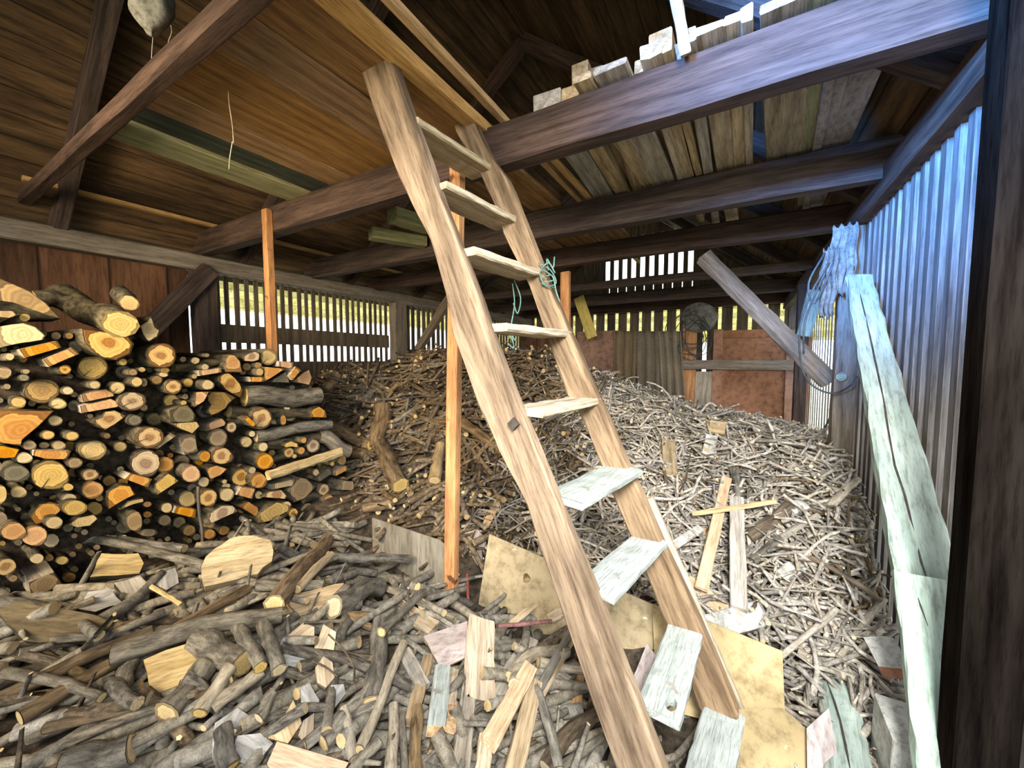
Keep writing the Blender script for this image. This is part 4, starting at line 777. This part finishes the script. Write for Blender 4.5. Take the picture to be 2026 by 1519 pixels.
# logs deeper between them
topline = [(-40, 640), (60, 650), (150, 655), (300, 690), (350, 700), (420, 705), (540, 712), (600, 735), (640, 790), (665, 880), (700, 960)]
def top_y(x):
    for (xa, ya), (xb, yb) in zip(topline, topline[1:]):
        if xa <= x <= xb: return ya+(yb-ya)*(x-xa)/(xb-xa)
    return 2000
def bot_y(x): return 1190-.30*x
nf = 0; fill = []
for tries in range(16000):
    px = rng.uniform(-40, 690); py = rng.uniform(650, 1190); a = rng.choice([6, 7, 8, 10, 13, 16])
    if py-a < top_y(px) or py+a > bot_y(px): continue
    if any(((px-q[0])/(q[2]*.62+a*.8))**2+((py-q[1])/(q[3]*.62+a*.8))**2 < 1 for q in occupied): continue
    if any((px-q[0])**2+(py-q[1])**2 < (q[2]+a)**2*.75 for q in fill): continue
    fill.append((px, py, a)); n = 10; kind = rng.choice([d_, g_, g_, d_, p_, o_], p=[.32, .24, .14, .1, .12, .08])
    pts = [(px+a*(1+.12*rng.random())*math.cos(q), py+a*.85*(1+.12*rng.random())*math.sin(q)) for q in [2*math.pi*k/n for k in range(n)]]
    s, lm = where(px, py); size = next(w for lim, w in SZ if a < lim)
    lb = ' '.join(('%s %s end set back %s the %s' % (size, TN[kind], s, lm)).split()[:16])
    log_obj(pts, kind, lb, rng.uniform(-.10, -.05), .5, group='set-back log ends %s the %s' % (s, lm))
    if len(fill) > 190: break
# dark backing block, added so the gaps between log ends stay dark
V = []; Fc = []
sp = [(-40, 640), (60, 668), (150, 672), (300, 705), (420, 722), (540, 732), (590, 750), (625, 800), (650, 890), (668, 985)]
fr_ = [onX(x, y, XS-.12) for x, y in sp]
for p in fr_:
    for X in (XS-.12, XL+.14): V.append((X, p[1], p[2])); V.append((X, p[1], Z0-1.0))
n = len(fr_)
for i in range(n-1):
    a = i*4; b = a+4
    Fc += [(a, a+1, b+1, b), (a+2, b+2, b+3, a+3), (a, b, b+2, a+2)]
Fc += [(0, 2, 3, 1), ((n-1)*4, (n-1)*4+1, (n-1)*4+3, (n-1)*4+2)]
link('stack_dark_backing', mesh('stack_dark_backing', V, Fc, M['litter']), kind='stuff', label='dark backing added behind the visible ends of the log stack', cat='firewood')
# ------------------------------------------------------------------ single sticks, logs and pieces
def stick(p1, p2, r, label, bark='bark', cat='stick', bend=.0, seg=9, n=9, name='branch', off=.0, group=None, taper=.9, ends='e_pale', pts=None, forks=0):
    """p1, p2: 3-D end points; the cut ends are parts of their own"""
    p1 = np.asarray(p1, float); p2 = np.asarray(p2, float); L = np.linalg.norm(p2-p1); fr = frame(p1, p2, (0, -.5, .8)); bark = bark+'_m' if bark+'_m' in M else bark
    ph = rng.uniform(0, 6, 3); path = []; rad = []
    for i in range(n):
        t = i/(n-1); e = math.sin(math.pi*t)
        path.append((t*L, bend*L*e*.6+.15*r*math.sin(5*t+ph[0])*e, bend*L*.3*e+.4*r*math.sin(4*t+ph[1])*e)); rad.append(r*(1+(taper-1)*t)*rng.uniform(.93, 1.07))
    v, f, mi = tube_vf(path, rad, seg, .06)
    caps = f[-2:]; f = f[:-2]
    parts = [(v, f, [0]*len(f))]
    for q in range(forks):
        i = int(rng.integers(2, n-2)); s = rng.uniform(0, 6.28); a = np.array(path[i]); d = np.array([.5, math.cos(s), math.sin(s)])*r*rng.uniform(2.5, 5)
        parts.append((lambda z: (z[0], z[1], [0]*len(z[1])))(tube_vf([a, a+d*.5, a+d], [r*.5, r*.42, r*.3], 6, .05)))
    v2, f2, m2 = merge(parts)
    o = link(name, mesh(name, v2, f2, M[bark], smooth=True), fr, None, label, cat, group)
    for cap, sgn in ((caps[0], -1), (caps[1], 1)):
        pts_ = [np.array(v[i]) for i in cap]; c = sum(pts_)/len(pts_); dirn = np.array([sgn*.0015, 0, 0])
        me = mesh('cut_end', [p-c+dirn for p in pts_], [tuple(range(len(pts_)))], M[ends], uv=[((p-c)[1]/r, (p-c)[2]/r) for p in pts_])
        link('cut_end', me, fr @ Matrix.Translation(Vector(c)), o)
    return o
def S2(x1, y1, x2, y2, rpx, label, off=0.0, lift1=0, lift2=0, **kw):
    a = hit(x1, y1, off); b = hit(x2, y2, off); r = rpx*(depth(a)+depth(b))/2/F
    a = hit(x1, y1, off+r*.9+lift1); b = hit(x2, y2, off+r*.9+lift2)
    return stick(a, b, r, label, **kw)
def B2(x1, y1, x2, y2, wpx, label, mat='offcut', t=.024, off=0.0, lift1=0, lift2=0, name='offcut', cat='offcut', hint=None, endm=None, **kw):
    a = hit(x1, y1, off+t/2+lift1); b = hit(x2, y2, off+t/2+lift2); w = wpx*(depth(a)+depth(b))/2/F
    mid = (a+b)/2
    hn = hint if hint is not None else nrm(-nrm(mid-O3)*.6+normal(mid[0], mid[1])*.6)
    return plank(name, a, b, w, t, M[mat], hn, label=label, cat=cat, endmat=(M[endm] if endm else None), jit=.002, n=8, **kw)
def chunk(poly, mat, th, label, off=0.02, name='split_piece', cat='firewood piece', P0=None, nn=None, tilt=(0, 0, 0), backs=1.0, rough=.004, sidemat=None, keep=None):
    g = [np.array(q, float) for q in poly]; c2 = sum(g)/len(g)
    if P0 is None:
        P0 = hit(c2[0], c2[1], off+th*.5); nn = nrm(-nrm(P0-O3)*.7+normal(P0[0], P0[1])*.5+np.array(tilt))
    W_ = [onP(x, y, P0, nn) for x, y in poly]; c = sum(W_)/len(W_)
    rough_ = rough; Q = []
    m_ = len(W_)
    for k in range(m_):
        a, b = W_[k], W_[(k+1) % m_]; q = max(1, int(np.linalg.norm(b-a)/.03)) if rough_ > .001 else 1
        for s in range(q): Q.append(a+(b-a)*s/q+(rng.uniform(-rough_, rough_, 3) if s else 0))
    le = max(range(m_), key=lambda k: np.linalg.norm(W_[(k+1) % m_]-W_[k])); x = W_[(le+1) % m_]-W_[le]; x = nrm(x); x = nrm(x-nn*np.dot(x, nn)); y = np.cross(nn, x)
    fr = Matrix(((x[0], y[0], nn[0], c[0]), (x[1], y[1], nn[1], c[1]), (x[2], y[2], nn[2], c[2]), (0, 0, 0, 1)))
    q2 = np.array([[np.dot(p-c, x), np.dot(p-c, y)] for p in Q])
    if sum(np.cross(q2[i], q2[(i+1) % len(q2)]) for i in range(len(q2))) < 0: q2 = q2[::-1]
    n = len(q2); V = [(a, b, 0) for a, b in q2]+[(a*backs, b*backs, -th) for a, b in q2]
    f = [tuple(range(n)), tuple(range(2*n-1, n-1, -1))]+[(k, k+n, (k+1) % n+n, (k+1) % n) for k in range(n)]
    mi = [0, 0]+[1]*n
    return link(name, mesh(name, V, f, [M[mat], M[sidemat or mat]], mi), fr, None, label, cat)
# logs lying along or across the stack
def side(tile, x1, y1, x2, y2, r, label, bark='bark_s', dx=.03, ends='e_pale', name='firewood_log', dx2=None, group=None):
    ox, oy = TL[tile]; X = XS+dx; X2 = XS+(dx if dx2 is None else dx2)
    a = onX(ox+x1/5.625, oy+y1/5.625, X); b = onX(ox+x2/5.625, oy+y2/5.625, X2); rr = r/5.625*depth((a+b)/2)/F
    return stick(a, b, rr, label, bark=bark, cat='firewood', seg=10, n=6, name=name, ends=ends, group=group)
side(2, 800, 690, 1640, 680, 112, 'long thick log with mossy yellow bark lying along the stack', 'bark', -.04, name='firewood_log')
side(2, 640, 870, 1540, 890, 66, 'dark barked log lying along the stack under the thick mossy one', dx=-.05)
side(2, 930, 1150, 1760, 1010, 64, 'slanting tan barked log lying along the stack end', 'bark', -.03)
side(2, 1040, 1230, 1660, 1150, 60, 'dark split log lying under the slanting tan barked one', dx=-.07)
side(2, 620, 990, 880, 980, 58, 'short brown log lying beside the orange sliver', dx=-.06)
side(2, 1110, 1400, 1500, 1330, 40, 'thin dark log lying over the golden split stick', dx=-.05)
side(1, 700, 250, 1345, 570, 150, 'thick grey barked log on top of the stack with a pale cut end', 'bark_s', -.9, dx2=.06)
side(1, 430, 300, 800, 330, 100, 'mossy log lying behind the long pale wedge', 'bark_s', -.6)
side(1, 1500, 860, 1620, 640, 110, 'barked log behind the jagged torn piece', 'bark_s', -.5, dx2=-.1)
side(1, 1340, 210, 1440, 335, 90, 'stubby grey log standing at the back of the stack top', 'bark_s', -.9, dx2=-.25)
side(2, 20, 380, 600, 300, 50, 'thin grey log lying in the upper rows', dx=-.07)
side(4, 1460, 700, 2030, 620, 60, 'dark barked log at the loose end below the stack corner', dx=-.05)
side(2, 1640, 1130, 1960, 1310, 85, 'light split log at the very corner of the stack', 'offcut_grey', -.08)
gs = [onX(TL[4][0]+x/5.625, TL[4][1]+y/5.625, XS+.07) for x, y in ((1070, 455), (1880, 185))]
plank('split_stick', gs[0], gs[1], 2*56/5.625*depth(gs[0])/F*.95, .05, M['golden'], (1, -.3, .2), label='bright golden split stick lying aslant across the log ends', cat='firewood', n=12, jit=.004, bev=.012)
for (poly, lb, mt, th) in (([(1320, 1500), (300, 1510), (-50, 1160), (200, 1060), (700, 1150), (1500, 1330)], 'big tapering split log below the stack with a tan face', 'tan_dark', .09),
        ([(1000, 795), (1130, 530), (1540, 530), (1600, 640), (1550, 755)], 'smooth golden block among the thick branches under the stack', 'e_blk', .10),
        ([(1270, 860), (1560, 780), (1640, 860), (1400, 1080)], 'dull brown block below the smooth golden block', 'offcut_grey', .08),
        ([(1750, 760), (1950, 690), (1990, 860), (1850, 940), (1730, 880)], 'grey brown lump of wood between branches under the stack', 'greysplit', .09),
        ([(980, 960), (1240, 940), (1380, 1090), (1060, 1180), (880, 1150)], 'rounded dark piece below the smooth golden block', 'greysplit', .09),
        ([(860, 220), (1200, 60), (1240, 230), (900, 320)], 'dark slab under the leaf-shaped cut', 'greysplit', .07)):
    pl = [(x/5.625, 1000+y/5.625) for x, y in poly]
    chunk(pl, 'golden' if mt == 'e_blk' else mt, th, lb, off=.03, sidemat='bark_s')
chunk([(398, 1120), (425, 1085), (455, 1065), (500, 1059), (535, 1068), (541, 1090), (538, 1110), (510, 1135), (470, 1145), (405, 1160), (399, 1140)], 'golden', .06, 'large golden splintered chunk lying on the branches', off=.10, sidemat='golden', rough=.008)
chunk([(284, 1305), (330, 1285), (403, 1262), (402, 1290), (394, 1330), (356, 1345), (345, 1378), (301, 1383), (293, 1345)], 'golden', .03, 'pale yellow broken plank with torn edges', off=.06, rough=.007)
chunk([(560, 1180), (680, 1153), (677, 1200), (655, 1240), (600, 1225), (575, 1200)], 'offcut', .05, 'cream wedge of sawn wood in the middle of the loose firewood', off=.04)
chunk([(548, 1285), (560, 1262), (600, 1262), (612, 1290), (595, 1320), (570, 1325), (556, 1305)], 'greysplit', .05, 'grey split chunk with white streaks', off=.04)
chunk([(568, 1258), (600, 1232), (622, 1240), (622, 1258), (600, 1262)], 'offcut', .04, 'small cream splinter above the grey split chunk', off=.05)
chunk([(595, 1360), (612, 1350), (632, 1385), (628, 1402), (610, 1408), (596, 1395)], 'greysplit', .05, 'small pale grey split chunk', off=.04)
chunk([(655, 1355), (680, 1353), (684, 1372), (660, 1403), (655, 1390)], 'greysplit', .03, 'thin white-grey sliver beside the small grey chunk', off=.05)
chunk([(624, 1320), (640, 1298), (658, 1310), (662, 1340), (645, 1360), (628, 1350)], 'offcut', .04, 'rounded cream chip among the grey chunks', off=.06)
chunk([(622, 1280), (640, 1235), (665, 1250), (660, 1290), (634, 1300)], 'offcut', .04, 'upright cream wedge beneath the cream sawn wedge', off=.05)
chunk([(530, 1460), (560, 1420), (580, 1385), (597, 1430), (570, 1470)], 'offcut', .05, 'pointed cream splinter above the pink board', off=.05)
chunk([(590, 1455), (600, 1425), (622, 1410), (620, 1450), (603, 1472)], 'offcut', .04, 'small cream splinter beside the pointed one', off=.05)
chunk([(455, 1500), (470, 1455), (515, 1450), (540, 1470), (500, 1519)], 'greysplit', .06, 'pale grey angular chunk by the pink board', off=.04)
chunk([(420, 1500), (425, 1430), (470, 1400), (500, 1420), (450, 1510)], 'greysplit', .06, 'grey split log with a long pale face', off=.04)
chunk([(528, 1511), (548, 1466), (690, 1508), (672, 1540), (540, 1530)], 'pink', .02, 'fresh pink tan board end at the lower edge of the pile', off=.10, rough=0)
chunk([(838, 1258), (925, 1228), (920, 1301), (873, 1323)], 'purple', .012, 'purplish grey trapezoid of board on the offcuts', off=.09, rough=0, name='board_piece', cat='board piece', sidemat='offcut')
chunk([(928, 1212), (978, 1229), (980, 1391), (916, 1378), (920, 1290)], 'offcut', .05, 'thick short cream plank with rough edges, uppermost of the offcuts', off=.10, rough=.003, name='offcut', cat='offcut')
# plywood sheets standing in front of the twig heap
def sheet(poly, P0, nn, mat, th, label): return chunk(poly, mat, th, label, P0=P0, nn=nn, rough=0, name='plywood_sheet', cat='plywood sheet', sidemat='offcut')
sheet([(736, 1024), (868, 1068), (886, 1082), (872, 1215), (740, 1230)], onY(810, 1100, 1.54), nrm([.05, -1, .25]), 'ply_dark', .010, 'dark grey-brown sheet with a rounded corner standing behind the orange prop')
sheet([(968, 1056), (1082, 1106), (1330, 1212), (1360, 1330), (1130, 1380), (938, 1250)], onY(1100, 1160, 1.62), nrm([.1, -1, .35]), 'ply', .012, 'yellow plywood sheet seen on both sides of the near ladder rail')
sheet([(1290, 1195), (1400, 1228), (1548, 1288), (1553, 1412), (1420, 1430), (1300, 1400)], onY(1450, 1290, 1.60), nrm([-.05, -1, .5]), 'ply', .012, 'yellow plywood sheet with white drips beside the far ladder rail')
sheet([(1400, 1405), (1548, 1400), (1594, 1440), (1600, 1560), (1440, 1560)], onY(1520, 1450, 1.44), nrm([0, -1, .9]), 'ply', .010, 'lower tan plywood sheet under the sheet with white drips')
sheet([(1596, 1440), (1640, 1400), (1668, 1560), (1598, 1560)], onY(1620, 1460, 1.44), nrm([.0, -1, .9]), 'purple', .012, 'purplish board lying beside the grey-green beam end')
sheet([(915, 1055), (945, 1047), (962, 1068), (950, 1128), (925, 1085)], onY(935, 1080, 1.70), nrm([.1, -1, .5]), 'purple', .010, 'small pinkish torn board above the yellow plywood')
sheet([(1245, 1360), (1280, 1272), (1300, 1300), (1272, 1400)], onY(1270, 1340, 1.46), nrm([.1, -1, .6]), 'purple', .010, 'dark board corner leaning behind the tread with the hole')
# offcuts at the ladder foot
for a in ((1050, 1265, 985, 1375, 34, 'grey board slanting beside the thick cream plank', 'offcut_grey', .02, .03), (1048, 1320, 968, 1470, 32, 'bright tan offcut with a clean sawn end', 'offcut_orange', .035, .09),
          (1058, 1350, 1008, 1560, 34, 'long tan offcut reaching the lower edge of the pile', 'offcut', .03, .06), (926, 1375, 908, 1560, 34, 'grey-tan offcut below the thick cream plank', 'offcut_grey', .02, .03),
          (876, 1325, 862, 1448, 34, 'offcut with pale green paint and an orange end', 'tread_white', .035, .06), (848, 1300, 812, 1430, 24, 'brown offcut beside the painted one', 'offcut', .03, .03),
          (1128, 1250, 1062, 1372, 15, 'dark grooved batten with a pale edge', 'ply_dark', .02, .07), (1138, 1258, 1074, 1378, 8, 'pale edge strip beside the grooved batten', 'offcut', .02, .06),
          (1152, 1310, 1128, 1480, 18, 'narrow orange-tan offcut behind the near ladder rail', 'offcut_orange', .03, .01), (898, 1330, 892, 1400, 18, 'short brown block beside the painted offcut', 'offcut', .03, .03),
          (895, 1395, 892, 1440, 20, 'small orange block under the short brown block', 'offcut_orange', .03, .03), (858, 1440, 892, 1500, 18, 'tilted orange-ended offcut under the painted one', 'offcut_orange', .03, .02),
          (962, 1460, 950, 1560, 30, 'pale offcut at the lower edge beneath the bright tan one', 'offcut', .03, .05), (1000, 1400, 978, 1470, 26, 'grey offcut tucked under the bright tan one', 'offcut_grey', .02, .02),
          (820, 1440, 832, 1560, 16, 'narrow grey offcut beside the brown stick', 'offcut_grey', .02, .02), (1095, 1330, 1125, 1350, 20, 'small grey block behind the long tan offcut', 'offcut_grey', .03, .03),
          (1060, 1410, 1085, 1440, 26, 'stubby grey block in the hollow by the ladder', 'offcut_grey', .03, .01), (800, 1180, 745, 1222, 26, 'brown offcut below the dark sheet', 'offcut_grey', .03, .03),
          (780, 1195, 860, 1245, 30, 'tan slab with peeling bark beside the trapezoid board', 'offcut', .03, .03), (1085, 1225, 1130, 1200, 18, 'short brown batten end on the yellow plywood', 'offcut', .02, .05),
          (1010, 1235, 1060, 1195, 12, 'splintery pale stick on the yellow plywood', 'offcut', .012, .05), (800, 1290, 838, 1360, 26, 'brown board half under the trapezoid board', 'offcut_grey', .02, .03)):
    B2(*a[:6], mat=a[6], t=a[7], off=a[8], endm=('offcut_orange' if 'orange' in a[5] else None), group=None)
# boards in the twig heap
for a in ((1457, 985, 1462, 1205, 27, 'upright grey board standing in the twig heap', 'offcut_grey', .03, .10), (1438, 945, 1388, 1165, 20, 'long thin pinkish board leaning over the twigs', 'pink', .012, .12),
          (1370, 1016, 1537, 992, 9, 'thin batten lying across the two upright boards', 'offcut', .012, .17), (1322, 872, 1326, 938, 26, 'short tan board in the upper twigs', 'offcut', .02, .06), (1408, 862, 1400, 905, 22, 'small grey-white block in the upper twigs', 'whitepaint', .03, .07),
          (1295, 1105, 1385, 1045, 17, 'pale board end poking out behind the far ladder rail', 'whitepaint', .02, .08), (1360, 1150, 1440, 1215, 26, 'fresh orange board above the plywood', 'offcut_orange', .03, .06),
          (1400, 1245, 1505, 1215, 44, 'chalky thick block on top of the plywood edge', 'whitepaint', .07, .04), (1400, 1085, 1385, 1030, 10, 'short stake behind the pinkish board', 'offcut', .02, .04), (1180, 870, 1215, 755, 26, 'tan board leaning on the heap crest by the ladder', 'offcut', .02, .02),
          (1370, 820, 1420, 850, 14, 'light plank end on the heap crest', 'offcut', .02, .05), (1405, 845, 1435, 850, 26, 'tan wood block on the heap crest', 'offcut', .05, .05), (1560, 1010, 1590, 1000, 24, 'small white square block among twigs', 'whitepaint', .04, .06),
          (1180, 745, 1225, 735, 7, 'reddish strip on the heap crest beside the sacks', 'offcut_orange', .012, .05), (1545, 1140, 1570, 1120, 22, 'cream chip in the twigs', 'whitepaint', .03, .05), (960, 1040, 990, 985, 14, 'fresh chip of wood above the small torn board', 'offcut_orange', .02, .04),
          (1640, 930, 1660, 1000, 40, 'whitish board lying at the heap edge by the grey post', 'whitepaint', .02, .01)):
    B2(*a[:6], mat=a[6], t=a[7], off=a[8])
for a in ((1482, 1062, 1565, 1000, 13, 'thick tan log in the twig heap', 'brownbark', .06), (1488, 1110, 1545, 1065, 9, 'grey branch below the thick tan log', 'bark', .06), (1545, 1065, 1620, 1020, 7, 'pale branch running up from the thick tan log', 'twigbark', .06), (1640, 1005, 1698, 948, 8, 'pale thick branch at the wall edge of the heap', 'twigbark', .06),
          (1578, 1290, 1690, 1345, 9, 'pale branch lying at the foot of the twig heap', 'twigbark', .05), (1470, 868, 1640, 892, 5, 'long straight stick on the crest under the brown door', 'twigbark', .06), (1452, 930, 1460, 1000, 9, 'splintered upright branch above the grey board', 'bark', .08),
          (1655, 1205, 1530, 1310, 6, 'thin pale pole across the lower twig heap', 'twigbark', .08), (1750, 1185, 1660, 1300, 6, 'thin pale pole by the slatted wall', 'twigbark', .06), (1600, 1100, 1745, 1190, 5, 'slim brown twig running to the slatted wall', 'brownbark', .09)):
    S2(*a[:6], bark=a[6], off=a[7], ends='e_pale', bend=rng.uniform(-.05, .05))
for a in ((757, 800, 748, 880, 17, 'crooked thick branch, upper half, in the pile beside the orange prop', 'brownbark', .07), (748, 875, 792, 960, 17, 'crooked thick branch, lower half, in the pile beside the orange prop', 'brownbark', .07), (640, 845, 735, 880, 13, 'thick branch sticking out past the stack end', 'brownbark', .04),
          (655, 880, 725, 900, 12, 'second thick branch past the stack end', 'brownbark', .03), (700, 800, 760, 770, 12, 'brown branch near the crest between stack and prop', 'bark', .04), (860, 950, 872, 880, 12, 'splintered pale split stick beside the orange prop', 'offcut', .05),
          (910, 830, 990, 890, 11, 'thick branch behind the near ladder rail', 'brownbark', .04), (645, 770, 670, 740, 11, 'pale-ended branch by the stack top', 'brownbark', .04), (720, 1005, 790, 985, 10, 'short brown branch above the dark sheet', 'brownbark', .03)):
    S2(*a[:6], bark=a[6], off=a[7], bend=rng.uniform(-.04, .04))
# loose firewood in front of the stack
for a in ((222, 1295, 558, 1216, 18, 'long thick grey branch lying across the loose firewood', 'bark', .08, .05), (40, 1420, 490, 1165, 13, 'long brown branch running up under the golden chunk', 'brownbark', .06, .03), (-40, 1400, 300, 1250, 14, 'long dark branch at the shadowy edge of the pile', 'brownbark', .03, .02),
          (140, 1062, 405, 1118, 9, 'bent grey branch over the smooth golden block', 'bark', .12, .04), (200, 1062, 365, 1085, 9, 'second grey branch over the smooth golden block', 'bark', .11, -.03), (155, 1075, 240, 1050, 10, 'forked grey branch end under the leaf-shaped cut', 'bark', .12, 0),
          (543, 1195, 648, 1068, 17, 'thick brown split log leaning up beside the golden chunk', 'brownbark', .09, 0), (588, 1165, 655, 1098, 9, 'thin tan log with a round pale end beside the thick brown split log', 'offcut', .10, 0), (508, 1158, 640, 1158, 11, 'grey branch lying flat below the thick brown split log', 'bark', .09, .02),
          (648, 1100, 808, 1106, 9, 'straight grey stick lying flat in front of the dark sheet', 'bark', .09, 0), (397, 1265, 482, 1312, 26, 'stout grey log with a long oval cut end', 'bark', .05, 0), (470, 1240, 515, 1320, 13, 'grey branch with a pale end crossing the stout log', 'bark', .09, .05),
          (520, 1235, 552, 1325, 14, 'curved grey branch beside the grey split chunk', 'bark', .09, .05), (330, 1410, 405, 1320, 24, 'fat dark rounded log beneath the torn yellow plank', 'bark', .03, 0), (395, 1410, 455, 1320, 14, 'grey peeled branch with a smooth knot', 'twigbark', .08, .06),
          (420, 1400, 520, 1325, 14, 'pale peeled branch next to the smooth-knot one', 'twigbark', .06, .05), (240, 1360, 262, 1310, 14, 'short grey log with a ringed cut end', 'bark', .06, 0), (512, 1420, 540, 1370, 12, 'stub with a long golden cut end', 'bark', .08, 0),
          (735, 1390, 752, 1228, 19, 'thick grey log standing upright in the pile, rough bark', 'bark', .05, 0), (712, 1482, 799, 1272, 10, 'long straight pale peeled pole', 'twigbark', .10, 0), (775, 1560, 778, 1395, 12, 'brown-grey stick beside the long pale pole', 'twigbark', .06, 0),
          (822, 1560, 826, 1400, 13, 'chestnut brown stick with a pale broken top', 'brownbark', .07, 0), (800, 1540, 797, 1410, 8, 'thin grey stick between two upright ones', 'bark', .05, 0), (660, 1200, 750, 1160, 20, 'grey branch with two pale cut knots', 'bark', .05, .04),
          (640, 1470, 680, 1420, 17, 'purplish grey log above the pink board', 'bark', .06, 0), (605, 1475, 660, 1440, 9, 'thin grey branch beside the purplish log', 'bark', .08, .03), (700, 1500, 680, 1400, 10, 'short pale peeled stick at the pole foot', 'twigbark', .08, 0),
          (690, 1540, 750, 1465, 12, 'grey forked branch at the lower edge', 'bark', .08, .05), (755, 1250, 840, 1170, 9, 'knotty grey branch reaching to the foot of the orange prop', 'bark', .10, .06), (770, 1165, 900, 1225, 7, 'dark thin branch lying in front of the orange prop', 'bark', .08, .03),
          (1010, 1340, 1110, 1285, 12, 'curved pale branch hooked over the grooved batten', 'twigbark', .06, .15), (1065, 1310, 1150, 1325, 9, 'short pale stick under the near ladder rail', 'twigbark', .05, 0), (1060, 1360, 1105, 1519, 10, 'crooked grey stick beside the long tan offcut', 'bark', .07, .08),
          (1080, 1519, 1200, 1400, 16, 'brown root-like branch in the dark hollow', 'brownbark', .02, .12), (1090, 1540, 1190, 1460, 9, 'grey twig over the root-like branch', 'bark', .05, .05), (0, 1195, 140, 1225, 16, 'dark log at the pile edge below the box-like block', 'bark', .02, 0),
          (130, 1519, 260, 1480, 30, 'dark thick log low in the loose firewood', 'bark', .02, 0), (10, 1330, 200, 1380, 10, 'thin grey branch in the shadowy pile', 'bark', .07, .05), (90, 1440, 420, 1370, 9, 'thin dark branch passing under the torn plank', 'brownbark', .04, 0), (455, 1520, 440, 1440, 18, 'round pale log end beside the grey split log', 'bark', .06, 0)):
    S2(*a[:6], bark=a[6], off=a[7], bend=a[8]*.8, seg=10, forks=int('fork' in a[5] or 'knotty' in a[5])*2, cat='log' if ' log' in a[5] else 'branch', name='firewood_log' if ' log' in a[5] else 'branch')
B2(300, 1160, 358, 1195, 8, 'thin pale wood chip lying in the dark gap under the stack', 'golden', .012, .10)
curve('upright_twig', [onX(x, y, -2.26) for x, y in ((392, 962), (394, 1010), (400, 1050), (400, 1092))], .007, M['bark'], label='thin grey stick standing upright in front of the log ends', cat='stick')
for a, b, lb in (((984, 1238), (1090, 1229), 'rust-red rod lying level by the thick cream plank'), ((924, 1133), (936, 1200), 'rust-red rod standing beside the orange prop')):
    p = hit(a[0], a[1], .13); q = hit(b[0], b[1], .13); 
    if a[0] < 950: q = p+np.array([.02, -.02, -.14])
    stick(p, q, .0085, lb, bark='rod', cat='rod', name='rod', ends='e_grey', taper=1)
curve('thin_twig', [hit(x, y, .16) for x, y in ((650, 1255), (680, 1285), (700, 1320), (700, 1345))], .003, M['brownbark'], label='thin brown twig arching over the cream wedges', cat='twig')
curve('thin_twig', [hit(x, y, .15) for x, y in ((618, 1307), (645, 1320), (668, 1338))], .003, M['brownbark'], label='thin brown twig below the arching one', cat='twig')
# blocks and beam end beside the slatted wall
chunk([(1708, 1260), (1745, 1258), (1768, 1262), (1803, 1325), (1738, 1318)], 'whitepaint', .06, 'chalky white block with a red-brown end by the slatted wall', P0=onX(1755, 1290, .46), nn=nrm([-.35, -.45, .85]), name='block', cat='block', sidemat='brickred')
box('post_stub', (.40, 1.42, .12), (.50, 1.60, Z0-1.06), M['whitepaint'], label='whitish block standing under the red-ended block by the slatted wall', cat='block', n=5)
bm = plank('timber_offcut', onZ(1690, 1620, -1.22), onZ(1652, 1338, -1.22), .115, .09, M['brace'], (0, 0, 1), label='grey-green rounded beam end with a long crack lying on the ground', cat='beam', n=14, jit=.003, bev=.022)
def crackline(parent, pts, w=.0035):
    v, f, mi = tube_vf(pts, [w*.4]+[w]*(len(pts)-2)+[w*.3], 5); o = link('crack', mesh('crack', v, f, [M['iron']]*2, mi), Matrix.Identity(4), parent)
crackline(bm, [onZ(x, y, -1.172) for x, y in ((1637, 1350), (1650, 1385), (1662, 1425), (1672, 1470), (1682, 1519))])
sp_ = [o for o in C.objects if o.name.startswith('slanting_plank')]
def facecrack(o, pts, th, w=.0035):
    m4 = o.matrix_world; n_ = np.array(m4.to_3x3().col[2]); P0 = np.array(m4.translation)+n_*th
    crackline(o, [onP(x, y, P0, n_) for x, y in pts], w)
facecrack(sp_[0], ((1697, 562), (1706, 600), (1720, 660), (1733, 720), (1748, 790), (1757, 850), (1770, 920), (1790, 980), (1805, 1040), (1822, 1110), (1836, 1150)), .0275)
facecrack(sp_[1], ((1812, 1170), (1822, 1200), (1836, 1238)), .015, .0025)
